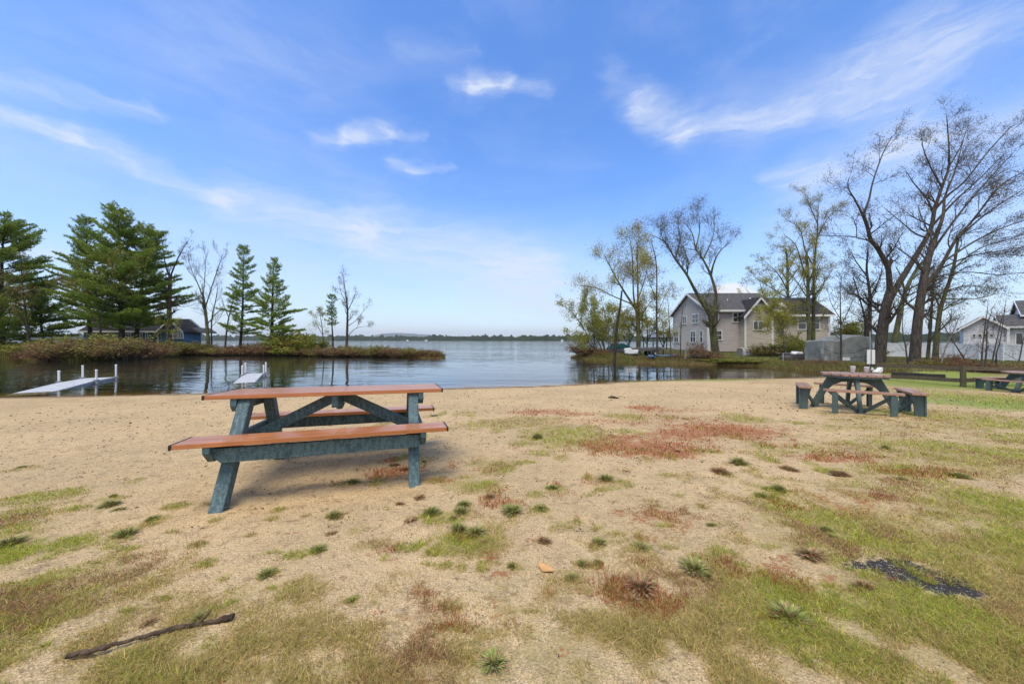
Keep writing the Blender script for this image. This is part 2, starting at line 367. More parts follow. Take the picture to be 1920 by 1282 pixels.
M['leaf_dark'] = leafmat('dark buds', [(0.092, 0.071, 0.058), (0.153, 0.112, 0.078), (0.204, 0.184, 0.082), (0.184, 0.102, 0.071)], .6, .25)
M['shrub_brown'] = leafmat('brown shrub twigs', [(0.170, 0.090, 0.050), (0.270, 0.125, 0.060), (0.210, 0.150, 0.060), (0.360, 0.165, 0.070)], .7, .25)
M['shrub_olive'] = leafmat('olive shrub leaves', [(0.143, 0.136, 0.035), (0.243, 0.222, 0.052), (0.300, 0.257, 0.059), (0.229, 0.143, 0.052)], .7, .3)
M['shrub_green'] = leafmat('green shrub leaves', [(0.125, 0.149, 0.021), (0.234, 0.258, 0.037), (0.343, 0.336, 0.052), (0.296, 0.187, 0.042)], .7, .3)
M['twig'] = simple('twig bark', (.10, .08, .065), (.05, .04, .035), 8, .9)
M['siding_grey'] = siding('weathered grey siding', (.42, .385, .335), (.345, .315, .27))
M['siding_tan'] = siding('weathered tan shingles', (.41, .37, .305), (.335, .30, .245), .12)
M['siding_mauve'] = siding('mauve grey siding', (.41, .37, .36), (.34, .31, .305), .16)
M['siding_blue'] = siding('blue siding', (.075, .16, .24), (.05, .12, .19), .16)
M['siding_white'] = siding('pale grey siding', (.58, .58, .58), (.48, .48, .49), .14)
M['shingle'] = simple('grey asphalt shingles', (.115, .112, .112), (.075, .074, .076), 3, .95, .5, 30, (1, 1, 3), spec=.05)
M['shingle_dark'] = simple('dark asphalt shingles', (.055, .053, .055), (.034, .033, .036), 3, .95, .5, 30, (1, 1, 3), spec=.05)
M['trim'] = simple('white painted trim', (.78, .78, .76), (.68, .68, .66), 3, .55)
M['trim_cream'] = simple('cream painted trim', (.66, .64, .56), (.55, .53, .46), 3, .55)
M['foundation'] = simple('concrete foundation', (.25, .24, .23), (.16, .155, .15), 4, .9, .4, 20)
def glassm(name, c, r=.06):
    m, g, b = newmat(name); g.put(b.inputs['Base Color'], g.mix(g.noise(obc(g), 1.5, 3), c, tuple(x*.4 for x in c)))
    b.inputs['Roughness'].default_value = r; b.inputs['Specular IOR Level'].default_value = .9; return m
M['glass'] = glassm('window glass', (.05, .055, .06))
M['white'] = simple('white plastic', (.80, .80, .80), (.70, .70, .71), 4, .5)
M['dock'] = simple('white grey dock decking', (.60, .60, .60), (.38, .38, .37), 5, .6, .2, 60, (1, 8, 1))
M['vinyl'] = simple('white vinyl', (.78, .81, .84), (.68, .72, .75), 1.2, .45)
M['rail'] = simple('weathered dark fence timber', (.16, .122, .075), (.085, .066, .042), 4, .85, .6, 30, (1, 6, 6))
M['post'] = simple('mossy fence post', (.12, .105, .055), (.075, .062, .04), 4, .85, .6, 30, (6, 6, 1))
M['blacktimber'] = simple('blackened landscape timber', (.028, .026, .026), (.07, .066, .063), 5, .8, .5, 25, (1, 8, 8), lo=.5, hi=.75)
M['tarp'] = simple('grey tarpaulin', (.30, .31, .29), (.20, .215, .195), 2.2, .6, .5, 7)
M['stick'] = bark('rotting stick', (.13, .09, .06), (.045, .032, .024))
M['leaf_tan'] = simple('dry leaf', (.62, .34, .13), (.5, .25, .09), 12, .7)
M['blue_kayak'] = simple('blue kayak plastic', (.12, .21, .36), (.09, .16, .28), 3, .4)
M['teal_canvas'] = simple('teal canvas', (.04, .24, .21), (.03, .17, .15), 3, .7)
M['dark_frame'] = simple('black metal frame', (.03, .032, .035), (.02, .02, .022), 5, .5)
M['gazebo_roof'] = simple('grey metal roof panels', (.20, .21, .22), (.15, .16, .17), 3, .5)
M['hull'] = simple('dark boat hull', (.045, .035, .032), (.028, .024, .024), 4, .5)
M['rubber'] = simple('tyre rubber', (.02, .02, .02), (.03, .03, .03), 5, .8)
M['carpaint'] = simple('pale blue car paint', (.22, .32, .40), (.2, .29, .37), 2, .25, spec=.6)
M['galv'] = simple('galvanised steel', (.35, .36, .37), (.25, .26, .27), 6, .5, metal=.6)
def hillmat(name, c1, c2, sc):
    m, g, b = newmat(name); p = pos(g)
    g.put(b.inputs['Base Color'], g.mix(g.ss(g.noise(g.scale(p, (1, 1, 3)), sc, 6, .7), .38, .62), c1, c2)); b.inputs['Roughness'].default_value = 1; b.inputs['Specular IOR Level'].default_value = 0
    return m
M['farwood'] = hillmat('far woods', (.022, .036, .020), (.050, .058, .034), .06)
M['mountain'] = hillmat('far mountain', (.05, .065, .05), (.07, .08, .06), .003)

HAZE = .9e-4
# ------------------------------------------------------------------ terrain
HWZ = H-ZW
def shore(px, py):
    D = HWZ*F/(py-HY); return ((px-CX)/F*D, D)
beach = [shore(*q) for q in [(0, 745), (200, 741.5), (400, 737), (600, 732.5), (850, 728), (1000, 724), (1100, 719.5), (1180, 714.5), (1300, 711), (1420, 709.5), (1500, 708.5), (1545, 706.5)]]
bankline = [shore(*q) for q in [(1556, 701), (1532, 696.5), (1469, 691), (1417, 686), (1340, 684), (1240, 682), (1180, 679.5), (1130, 676.5), (1090, 674), (1072, 671.5)]]
P_main = [(-200, 4), (-40, 8.3), (-24, 9.3)]+beach+bankline+[(6.3, 36), (8.6, 44), (13, 56), (22, 64), (36, 64), (52, 60), (75, 62), (110, 50), (200, 42), (200, -60), (-200, -60)]
spitline = [shore(*q) for q in [(833, 671.5), (800, 671.5), (759, 670.3), (680, 667.5), (587, 666.4), (480, 665.5), (400, 665.2), (319, 666.5), (265, 670), (225, 674), (187, 676), (140, 677.5), (100, 675), (60, 672), (0, 670)]]
P_spit = spitline+[(-62, 34), (-120, 36), (-120, 84), (-60, 66), (-40, 60), (-28, 53), (-18.5, 46.5), (-11.5, 40), (-7.2, 34.5)]
def sdf(P, x, y):
    d = np.full(x.shape, 1e9); ins = np.zeros(x.shape, bool); n = len(P)
    for i in range(n):
        (ax, ay), (bx, by) = P[i], P[(i+1) % n]; ex, ey = bx-ax, by-ay
        t = np.clip(((x-ax)*ex+(y-ay)*ey)/(ex*ex+ey*ey), 0, 1)
        d = np.minimum(d, (x-ax-t*ex)**2+(y-ay-t*ey)**2)
        c = ((ay > y) != (by > y)) & (x < (bx-ax)*(y-ay)/((by-ay) if abs(by-ay) > 1e-9 else 1e-9)+ax); ins ^= c
    return np.where(ins, 1, -1)*np.sqrt(d)
_r = np.random.default_rng(11)
dents = np.column_stack([_r.uniform(-10, 12, 900), _r.uniform(1.2, 12, 900), _r.uniform(.04, .11, 900), _r.uniform(.006, .020, 900)])
def plane_z(x, y): return .179+.016*np.minimum(x, 6.0)-.02*np.maximum(x-6.0, 0)-.0475*y
def ground_z(x, y):
    x = np.asarray(x, float); y = np.asarray(y, float)
    d1, d2 = sdf(P_main, x, y), sdf(P_spit, x, y)
    pl = np.maximum(plane_z(np.clip(x, -25, 20), np.clip(y, -6, 30)), ZW+.05)
    far = ZW+.16+.11*sst(y, 21, 38)+.05*fbm(x*.3, y*.3, 3)
    w = sst(y, 14.5, 19); zm = np.where(y > 14, pl*(1-w)+far*w, pl)
    steep = .07+.25*sst(y, 15, 20)
    zm = np.where(d1 > 0, np.minimum(zm, ZW+steep*d1), ZW+np.maximum(.09*d1, -2.5))
    zs = np.where(d2 > 0, ZW+np.minimum(.30+.1*fbm(x*.4, y*.4, 3), .22*d2), ZW+np.maximum(.14*d2, -2.5))
    return np.maximum(zm, zs)
def gz(x, y): return float(ground_z(np.array([x]), np.array([y]))[0])
def gp(px, py):
    """where the ray through a photo pixel meets the beach"""
    u, w = (px-CX)/F, (HY-py)/F; t = 5.0
    for _ in range(30):
        t = (H-float(plane_z(np.float64(t*u), np.float64(t))))/(-w)
    return t*u, t
# patches: photo pixel centre, half sizes, strength
GRASS = [(2200, 1080, 300, 260, .95), (2150, 850, 220, 70, .9), (2250, 1500, 700, 330, .95), (-260, 1060, 260, 140, .75), (-250, 1450, 600, 260, .8), (960, 1620, 1500, 280, .66), (960, 2500, 3000, 800, .72), (960, 1240, 1300, 130, .46), (1500, 1000, 500, 160, .45), (300, 1180, 400, 90, .40), (60, 1030, 115, 34, .85), (85, 1130, 150, 95, .85), (60, 935, 80, 20, .8), (20, 965, 60, 16, .7), (330, 1265, 300, 40, .75), (640, 1265, 330, 50, .72), (960, 1245, 340, 75, .72), (1150, 1190, 280, 70, .7), (900, 1110, 220, 45, .48),
         (880, 1018, 62, 26, 1.15), (770, 1024, 40, 14, .8), (820, 1035, 30, 14, .7), (890, 911, 60, 14, 1.1), (935, 877, 30, 13, 1.25), (1620, 990, 230, 95, .82), (1500, 1150, 230, 90, .8), (1700, 1180, 330, 150, .80), (1780, 1040, 220, 130, .80), (1660, 920, 150, 36, .75), (1820, 850, 190, 50, .9), (1560, 930, 60, 30, .6),
         (1870, 790, 150, 34, 1.0), (1860, 745, 150, 22, 1.2), (1640, 764, 70, 8, .8), (1600, 780, 60, 6, .7), (1060, 815, 95, 22, 1.1), (950, 795, 85, 9, 1.0), (1000, 787, 60, 7, .9), (1180, 782, 26, 7, 1.1), (1400, 786, 44, 8, 1.2), (1440, 790, 50, 5, .6), (1010, 830, 30, 8, .8), (1180, 1175, 40, 22, 1.0), (1330, 1080, 60, 30, .75), (1430, 1170, 60, 20, .6), (1000, 1090, 50, 20, .5), (690, 1135, 40, 16, .6), (1210, 1185, 45, 22, 1.0), (560, 1110, 45, 25, .55),
         (1420, 1100, 100, 40, .7), (1560, 1060, 90, 40, .75), (1050, 980, 40, 12, .6), (1850, 960, 160, 60, .95), (240, 1240, 80, 40, .9), (1500, 850, 110, 14, .45), (1130, 840, 60, 8, .5)]
LAWN = [(1830, 727, 190, 9, 1.2), (1730, 716, 100, 5, 1.2), (1250, 711.5, 190, 2.2, 1.0), (1900, 760, 160, 22, .9), (1800, 745, 110, 9, .7), (1660, 771, 90, 7, .6)]
RED = [(1015, 772, 55, 6, .8), (1075, 776, 40, 4, .7), (1210, 838, 110, 20, .85), (1180, 825, 60, 14, .8), (1350, 806, 100, 17, .95), (1270, 815, 60, 14, .8), (1205, 764, 34, 5, .9), (1230, 845, 70, 16, 1.1), (1160, 838, 60, 12, 1.0), (1370, 808, 80, 11, 1.2), (1290, 812, 60, 10, 1.0), (1280, 770, 90, 4, .5), (1250, 790, 150, 12, .45), (745, 885, 48, 13, .85), (1560, 858, 90, 10, .7), (1720, 885, 70, 11, .7), (1255, 975, 60, 26, .5), (1190, 1110, 62, 34, .65), (1480, 1065, 80, 40, .45), (1400, 1060, 50, 24, .4), (1100, 790, 60, 5, .5), (1620, 940, 120, 25, .4), (860, 1160, 60, 24, .35)]
TG = [(868, 948), (1015, 953), (960, 957), (1035, 915), (1136, 899), (1125, 1019), (1201, 1028), (1335, 986), (1093, 1058), (1122, 1057), (1072, 1086), (1300, 1066), (1325, 1082), (960, 1061), (925, 1242), (809, 963), (626, 968), (598, 1030), (500, 1076), (372, 1160), (213, 930), (206, 948), (222, 958), (236, 1002), (285, 974), (660, 1128), (1437, 916), (1428, 930), (1460, 918), (1008, 820), (865, 960), (795, 866), (42, 876), (660, 905), (1385, 870), (1480, 1160), (1550, 995), (1690, 900), (1800, 895), (1660, 840), (20, 1020), (1560, 1005), (890, 1000), (860, 996)]
TB = [(918, 931), (770, 980), (620, 1001), (279, 1168), (787, 933), (750, 945), (1480, 880), (1200, 1100), (1185, 1125), (1205, 1085), (740, 872), (760, 880), (1520, 1040), (850, 970), (1020, 1015), (1350, 885), (1575, 890), (1620, 1100), (905, 1018), (1270, 845)]
_q = random.Random(77)
for a_, b_ in TG: GRASS.append((a_+_q.uniform(-9, 9), b_+_q.uniform(-1, 5), _q.uniform(13, 30), _q.uniform(5, 10), _q.uniform(.6, 1.0)))
for _ in range(190): GRASS.append((_q.uniform(700, 1750), 775+400*_q.random()**1.2, _q.uniform(7, 26), _q.uniform(2.5, 9), _q.uniform(.7, 1.25)))
for _ in range(60): GRASS.append((_q.uniform(0, 700), 900+330*_q.random(), _q.uniform(7, 26), _q.uniform(2.5, 9), _q.uniform(.6, 1.1)))
for _ in range(55): RED.append((_q.uniform(700, 1800), 790+400*_q.random(), _q.uniform(10, 40), _q.uniform(3, 12), _q.uniform(.3, .65)))
GRASS += [(1700, 800, 200, 16, .7), (1750, 845, 200, 22, .8), (1650, 880, 160, 14, .6), (1600, 835, 120, 10, .5), (1480, 905, 90, 14, .55)]
GRAVEL = [(1655, 1058, 60, 13, 1.1), (1735, 1085, 60, 16, 1.2), (1765, 1099, 56, 16, 1.2), (1790, 1110, 56, 17, 1.2), (1700, 1072, 50, 13, 1.1)]
def mask(L, x, y):
    o = np.zeros(x.shape)
    for px, py, rx, ry, a in L:
        cx_, cy_ = gp(px, py); k = cy_/F
        ax = rx*k; ay = ry*k*cy_/1.15
        q = ((x-cx_)/ax)**2+((y-cy_)/ay)**2
        m_ = q < 3.2
        if m_.any(): o[m_] = np.maximum(o[m_], a*(1-sst(np.sqrt(q[m_]), .35, 1.75)))
    return o
ar = np.arange
xs = np.concatenate([[-12000, -5000, -2000, -800, -300, -200], ar(-120, -34, 2.5), ar(-34, -9, .3), ar(-9, 10, .04), ar(10, 34, .3), ar(34, 120, 2.5), [200, 300, 800, 2000, 5000, 12000]])
ys = np.concatenate([[-3000, -800, -200, -60, -20, -8, -3, -1], ar(.2, 8.4, .04), ar(8.4, 17, .08), ar(17, 40, .35), ar(40, 90, 1.5), [100, 130, 200, 400, 1000, 3000, 7000, 14000]])
X, Y = np.meshgrid(xs, ys); nx, ny = len(xs), len(ys); xf, yf = X.ravel(), Y.ravel()
zf = ground_z(xf, yf)
near = (np.abs(xf) < 12) & (yf > .2) & (yf < 14)
zf[near] += (fbm(xf[near]*3.3, yf[near]*3.3, 4)-.5)*.03+(fbm(xf[near]*14, yf[near]*14, 3)-.5)*.011*(zf[near] > ZW+.03)
for dx_, dy_, dr, dd in dents:
    i0, i1 = np.searchsorted(xs, [dx_-dr*2.5, dx_+dr*2.5]); j0, j1 = np.searchsorted(ys, [dy_-dr*2.5, dy_+dr*2.5])
    for j in range(j0, j1):
        sl = slice(j*nx+i0, j*nx+i1); q = ((xs[i0:i1]-dx_)**2+(ys[j]-dy_)**2)/dr**2
        zf[sl] += np.where(zf[sl] > ZW+.05, (-dd*np.exp(-q)+dd*.5*np.exp(-(np.sqrt(q)-1.5)**2*4)), 0)
nearg = (yf > .2) & (yf < 17) & (np.abs(xf) < 24)
def field(L):
    o = np.zeros(xf.shape); o[nearg] = mask(L, xf[nearg], yf[nearg]); return o
fg, fr_, fv, fl = field(GRASS), field(RED), field(GRAVEL), field(LAWN)
bankm = np.maximum(sst(yf, 14.2, 16.5)*(xf > -4), (yf > 20)*1.0)
lawnm = np.clip(fl, 0, 1)
wet = (1-sst(zf-ZW, .014, .062))*(yf > 6)
idx = np.arange(nx*ny).reshape(ny, nx)
faces = np.column_stack([idx[:-1, :-1].ravel(), idx[:-1, 1:].ravel(), idx[1:, 1:].ravel(), idx[1:, :-1].ravel()])
me = np_mesh('ground', np.column_stack([xf, yf, zf]), faces, M['ground'], True, {'grass': fg, 'red': fr_, 'gravel': fv, 'bank': bankm, 'lawn': lawnm, 'wet': wet})
tag(link('ground', me), 'sandy beach and grassy banks', None, None, 'structure')
dep = ZW-zf
fd = dep[faces].max(1) > -.04
fy = yf[faces].max(1) > 4
wf = faces[fd & fy]; used = np.unique(wf); remap = np.full(nx*ny, -1); remap[used] = np.arange(len(used))
me = np_mesh('water', np.column_stack([xf, yf, np.full(xf.shape, ZW)])[used], remap[wf], M['water'], True, {'depth': np.clip(dep[used], 0, 3)})
tag(link('water', me), 'calm lake with small ripples', None, None, 'structure')

# far wooded shore and the mountain behind it
def ridge(name, pts, hfun, depth, mat, label, step, seed):
    pts = [Vector((*p, 0)) for p in pts]; path = []
    for a, b in zip(pts[:-1], pts[1:]):
        n = max(1, int((b-a).length/step)); path += [a.lerp(b, i/n) for i in range(n)]
    path.append(pts[-1]); n = len(path); v = []
    rows = [(0, 0), (.04, .75), (.12, 1.0), (.3, .9), (.6, .95), (1, 0)]
    rr = np.random.default_rng(seed)
    for j, (t, hh) in enumerate(rows):
        for i, p in enumerate(path):
            d = Vector((p.x, p.y, 0)).normalized()
            q = p+d*depth*t; v.append((q.x, q.y, ZW-.3+(hfun(i, n, p)*hh*(1+(.25 if depth < 500 else .03)*rr.normal()*(0 < j < 5)))))
    f = [(j*n+i, j*n+i+1, (j+1)*n+i+1, (j+1)*n+i) for j in range(len(rows)-1) for i in range(n-1)]
    return tag(link(name, np_mesh(name, v, f, mat, False)), label, None, None, 'structure')
shp = [(-5000, 1500), (-1700, 1500), (-700, 1350), (-250, 1150), (60, 900), (220, 700), (400, 560), (620, 470), (900, 460), (1500, 600), (4000, 900)]
def farh(i, n, p):
    D = p.length
    return (4.5+.0085*D)*(.75+.5*float(fbm(np.array([p.x*.012]), np.array([p.y*.012]), 4)[0]))
ridge('far_shore', shp, farh, 120, M['farwood'], 'far wooded lake shore', 7, 3)
def mth(i, n, p):
    px = CX+F*p.x/p.y
    return 40+125*math.exp(-((px-735)/52)**2)+70*math.exp(-((px-800)/45)**2)
ridge('mountain', [((x_-CX)/F*8200, 8200) for x_ in range(500, 1000, 12)], mth, 2500, M['mountain'], 'hazy mountain beyond the lake', 400, 4)

# ------------------------------------------------------------------ grass (stuff)
rng = np.random.default_rng(7)
def blades(name, x, y, hgt, wid, col, label, lean=.6, z=None):
    n = len(x); z = ground_z(x, y)-.004 if z is None else z
    nm = (np.abs(x) < 12) & (y < 14)
    z = z+np.where(nm, (fbm(x*3.3, y*3.3, 4)-.5)*.03, 0)
    a = rng.uniform(0, 2*np.pi, n); la = rng.normal(0, lean, n)*hgt; b = rng.uniform(0, 2*np.pi, n)
    wx, wy = np.cos(a)*wid/2, np.sin(a)*wid/2; lx, ly = np.cos(b)*la, np.sin(b)*la
    v = np.empty((n, 5, 3), np.float32)
    v[:, 0] = np.column_stack([x-wx, y-wy, z]); v[:, 1] = np.column_stack([x+wx, y+wy, z])
    v[:, 2] = np.column_stack([x+wx*.75+lx*.35, y+wy*.75+ly*.35, z+hgt*.6]); v[:, 3] = np.column_stack([x-wx*.75+lx*.35, y-wy*.75+ly*.35, z+hgt*.6])
    v[:, 4] = np.column_stack([x+lx, y+ly, z+hgt*.95])
    i = np.arange(n)[:, None]*5
    f = np.concatenate([i+np.array([[0, 1, 2]]), i+np.array([[0, 2, 3]]), i+np.array([[3, 2, 4]])])
    cf = np.concatenate([np.column_stack([col, np.ones(n)])]*3)
    return tag(link(name, np_mesh(name, v.reshape(-1, 3), f, M['blade'], False, None, {'col': cf})), label, None, None, 'stuff')
def palette(n, cols, wts, jit=.22):
    c = np.array(cols)[rng.choice(len(cols), n, p=np.array(wts)/sum(wts))]
    return c*np.exp(rng.normal(0, jit, (n, 1)))*np.exp(rng.normal(0, .06, (n, 3)))
def sample_px(n, y0=706, y1=1330, x0=-160, x1=2080):
    px = rng.uniform(x0, x1, n); py = HY+(y1-HY)*((y0-HY)/(y1-HY)+rng.random(n)*(1-(y0-HY)/(y1-HY)))
    u, w = (px-CX)/F, (HY-py)/F; t = np.full(n, 4.0)
    for _ in range(25): t = (H-plane_z(t*u, t))/(-w)
    return t*u, t, t
def pick(L, n, k=1.0, nz=1.1, freq=7, rect=(706, 1330, -160, 2080)):
    x, y, t = sample_px(n, *rect); m_ = mask(L, x, y)
    f_ = (fbm(x*freq, y*freq, 4)-.5)+(fbm(x*2.1+40, y*2.1, 4)-.5)*.9
    d = np.clip((m_-.30)*1.7+f_*nz*2.6*(m_ > .04), 0, 1)*k
    s = rng.random(n) < d
    return x[s], y[s], t[s], m_[s]
x, y, t, mm = pick(GRASS, 820000)
x2, y2, t2_, m2 = pick(GRASS, 420000, rect=(740, 2900, -900, 2900)); q_ = CX+F*x2/y2; k = (q_ < -160) | (q_ > 2080) | (HY+F*(H-plane_z(x2, y2))/y2 > 1330)
x, y, t, mm = np.concatenate([x, x2[k]]), np.concatenate([y, y2[k]]), np.concatenate([t, t2_[k]]), np.concatenate([mm, m2[k]])     # the ground just outside the picture
k = mask(GRAVEL, x, y)+(fbm(x*9, y*9, 3)-.5)*2.2 < .78; x, y, t, mm = x[k], y[k], t[k], mm[k]
n = len(x); h_ = rng.uniform(.008, .026, n)*(.7+.45*mm); w_ = np.clip(.0011*t, .0017, .010)*rng.uniform(.8, 1.5, n)
f1 = fbm(x*1.7+50, y*1.7, 4); f2 = fbm(x*2.6+9, y*2.6+70, 4)
green = np.clip((mm-.5)*1.3+(f1-.5)*3.2+.13, .03, 1)[:, None]; rust = np.clip((f2-.60)*6, 0, .75)[:, None]
c1 = palette(n, [(.40, .43, .05), (.30, .37, .042), (.52, .48, .08), (.20, .27, .04)], [4, 3, 3, 1.5]); c2 = palette(n, [(.50, .39, .13), (.60, .45, .19), (.38, .32, .085), (.24, .19, .06)], [4, 3, 3, 1]); c3 = palette(n, [(.36, .19, .09), (.42, .23, .11), (.26, .16, .08)], [1, 1, 1])
cc = np.where(rng.random((n, 1)) < green, c1, c2); cc = np.where(rng.random((n, 1)) < rust, c3, cc)
h_ *= (1+.10*np.clip(t-1.5, 0, 6))
blades('grass', x, y, h_, w_, cc, 'short patchy grass growing through the sand', 1.35)
x, y, t, mm = pick(LAWN, 90000, 1.2, .8); n = len(x)
blades('lawn', x, y, rng.uniform(.03, .07, n), np.clip(.0012*t, .002, .014)*rng.uniform(.8, 1.4, n), palette(n, [(.26, .42, .05), (.21, .35, .045), (.36, .44, .08), (.46, .42, .13)], [4, 3, 2, 1]), 'fresh green lawn by the post and rail fence', .5)
x, y, t, mm = pick(RED, 300000, 1.0, 1.0); n = len(x)
blades('red_ground_cover', x, y, rng.uniform(.012, .035, n)*(1+.10*t), np.clip(.0013*t, .002, .010)*rng.uniform(.8, 1.5, n), palette(n, [(.44, .125, .05), (.33, .10, .045), (.45, .21, .09), (.24, .12, .055), (.36, .28, .08)], [5, 4, 2, 1.5, 1.2]), 'low red sorrel like ground cover on the sand', .9)
# reeds and coarse grass along the banks
def band(P, n, w0, w1, yr, xr):
    P = np.array(P); seg = rng.integers(0, len(P)-1, n*3); tt = rng.random(n*3)
    L = np.linalg.norm(P[1:]-P[:-1], axis=1); seg = rng.choice(len(L), n*3, p=L/L.sum())
    p = P[seg]+(P[seg+1]-P[seg])*tt[:, None]; nn = rng.uniform(w0, w1, n*3)
    dd = (P[seg+1]-P[seg])/L[seg][:, None]; p = p+np.column_stack([dd[:, 1], -dd[:, 0]])*nn[:, None]*(1)
    return p[:n, 0], p[:n, 1]
bx, by = band(bankline, 26000, -.2, 3.2, None, None)
zb = ground_z(bx, by); k = (zb > ZW-.02); bx, by, zb = bx[k], by[k], zb[k]; n = len(bx)
cl_ = fbm(bx*.8, by*.8, 3); hb = rng.uniform(.08, .33, n)*(.4+1.0*cl_)
blades('bank_grass', bx, by, hb, rng.uniform(.012, .03, n), np.where(cl_[:, None] > .52, palette(n, [(.20, .20, .05), (.14, .15, .04), (.24, .20, .07)], [3, 2, 2]), palette(n, [(.22, .12, .06), (.16, .13, .045), (.26, .19, .08), (.15, .16, .045)], [2, 2, 2, 2])), 'olive and rusty grass along the waterside bank', .5, zb-.02)
sx, sy = band(spitline, 30000, -.3, 3.5, None, None)
zb = ground_z(sx, sy); k = (zb > ZW-.03); sx, sy, zb = sx[k], sy[k], zb[k]; n = len(sx)
cl_ = fbm(sx*.7+9, sy*.7, 3); hb = rng.uniform(.15, .6, n)*(.4+1.0*cl_)
blades('spit_grass', sx, sy, hb, rng.uniform(.016, .04, n), np.where(cl_[:, None] > .55, palette(n, [(.16, .17, .035), (.21, .19, .05), (.12, .12, .03)], [3, 2, 2]), palette(n, [(.20, .10, .05), (.24, .14, .06), (.14, .11, .04)], [3, 2, 2])), 'tangled low growth along the edge of the spit', .5, zb-.03)
# turf on the house bank
lx_, ly_ = rng.uniform(8, 60, 50000), rng.uniform(16.5, 44, 50000); k = sdf(P_main, lx_, ly_) > .6; lx_, ly_ = lx_[k], ly_[k]; n = len(lx_)
blades('rough_turf', lx_, ly_, rng.uniform(.05, .2, n), rng.uniform(.014, .035, n), np.where(fbm(lx_*.35, ly_*.35, 3)[:, None] > .5, palette(n, [(.16, .20, .045), (.20, .22, .06)], [1, 1]), palette(n, [(.20, .16, .08), (.16, .15, .055), (.24, .16, .09)], [2, 2, 1])), 'rough turf around the grey house and trees', .6)
# litter on the sand
n = 24000; x, y, t = sample_px(n); k = ground_z(x, y) > ZW+.06; x, y, t = x[k], y[k], t[k]; n = len(x)
blades('beach_litter', x, y, rng.uniform(.003, .009, n)*np.clip(t/2.5, .6, 3.5), rng.uniform(.004, .022, n)*np.clip(t/3, .4, 2.2), palette(n, [(.10, .065, .04), (.16, .10, .06), (.07, .05, .035), (.22, .16, .09)], [3, 2, 2, 1]), 'scattered bark chips and leaf scraps on the sand', 1.5)
# pale chips in the dark gravel patch
x, y, t, mm = pick(GRAVEL, 60000, .5, 1.0, 12); n = len(x)
blades('gravel_chips', x, y, rng.uniform(.002, .006, n), rng.uniform(.004, .011, n), palette(n, [(.55, .54, .5), (.25, .24, .23), (.04, .04, .042)], [1.2, 2, 3]), 'pale chips in the bare dark gravel patch', 1.0)

# ------------------------------------------------------------------ air
hm = bpy.data.materials.new('air'); hm.use_nodes = True; hg = G(hm.node_tree); hm.node_tree.nodes.clear()
pvn = hg.n('ShaderNodeVolumePrincipled'); pvn.inputs['Color'].default_value = (.86, .92, 1, 1); pvn.inputs['Density'].default_value = HAZE; pvn.inputs['Anisotropy'].default_value = 0
hg.put(hg.n('ShaderNodeOutputMaterial').inputs['Volume'], pvn.outputs[0])
hb_ = MB(); hb_.box((0, 5000, 150), (26000, 17000, 318)); hzo = hb_.build('haze', hm); tag(hzo, 'thin bluish haze over the lake', None, None, 'stuff')

# ------------------------------------------------------------------ picnic tables
def picnic_table():
    t = empty('picnic_table', (-1.6333, 3.2161, 0), 'long picnic table with glossy orange plank top and blue green legs on the sand', 'picnic table')
    t.rotation_euler = (math.atan(-.051), math.atan(.0133), .3208)
    L, B = .9118, .9118
    def planks(name, t0, t1, n, z0, z1, jit=0):
        m = MB(); w = (t1-t0)/n
        for i in range(n): m.box((0, t0+w*(i+.5), (z0+z1)/2), (2*L, w-.009, z1-z0))
        o = m.build(name, M['orange'], t, .0035)
        for s in (-1, 1):
            e = MB(); e.box((s*(L+.006), (t0+t1)/2, (z0+z1)/2), (.013, t1-t0+.002, z1-z0+.003)); e.build('end_cap', M['black'], o, .002)
        for i in range(n):
            for s in (-.657, .657):
                sc = MB(); sc.lathe([(0, .0018), (.007, .0018), (.0085, -.003)], (s, t0+w*(i+.5), z1), 8); sc.build('screw', M['bolt'], o)
        return o
    planks('tabletop', -.3376, .3376, 5, .729, .7621)
    planks('seat', -.7218, -.4581, 2, .441, .4738); planks('seat', .4581, .7218, 2, .441, .4738)
    for s in (-1, 1):
        for q in (-1, 1):
            m = MB(); x = s*.657
            m.prism([(q*(.70+.055), -.07), (q*(.70-.055), -.07), (q*.185, .728), (q*.295, .728)], 'x', x-.043, x+.043)
            m.build('leg', M['teal'], t, .006)
        m = MB(); xo = s*.724
        m.prism([(-.325, .729), (.325, .729), (.325, .67), (.28, .625), (-.28, .625), (-.325, .67)], 'x', xo-.022, xo+.022)
        m.build('top_beam', M['teal'], t, .004)
        m = MB()
        m.prism([(-.712, .440), (.712, .440), (.712, .40), (.63, .325), (-.63, .325), (-.712, .40)], 'x', xo-.022, xo+.022)
        m.build('seat_beam', M['teal'], t, .004)
        for q in (-1, 1):
            for yy, zz in ((q*.28, .67), (q*.42, .385)):
                b = MB(); b.lathe([(0, .006), (.011, .006), (.013, 0)], (0, 0, 0), 8); b.v[-24:] = [(xo+s*(.022+v[2]), yy+v[0], zz+v[1]) for v in b.v[-24:]]; b.build('bolt', M['bolt'], t)
        m = MB(); m.bar((s*.03, 0, .695), (s*.655, 0, .375), .045, .095, (0, 0, 1)); m.build('brace', M['teal'], t, .004)
    m = MB(); m.box((0, 0, .675), (.05, .60, .105)); m.prism([(-.04, .625), (.04, .625), (.02, .575), (-.02, .575)], 'y', -.05, .05); m.build('centre_beam', M['teal'], t, .004)
    for q in (-1, 1):
        m = MB(); yr = q*.632
        m.prism([(-.72, .418), (.70, .418), (.70, .315), (-.66, .315), (-.72, .375)], 'y', yr-.024, yr+.024)
        o = m.build('seat_rail', M['teal'], t, .004)
        for s in (-.30, .06, .36): sp = MB(); sp.box((s, yr, .4295), (.09, .044, .022)); sp.build('spacer', M['teal'], o)
    return t
picnic_table()

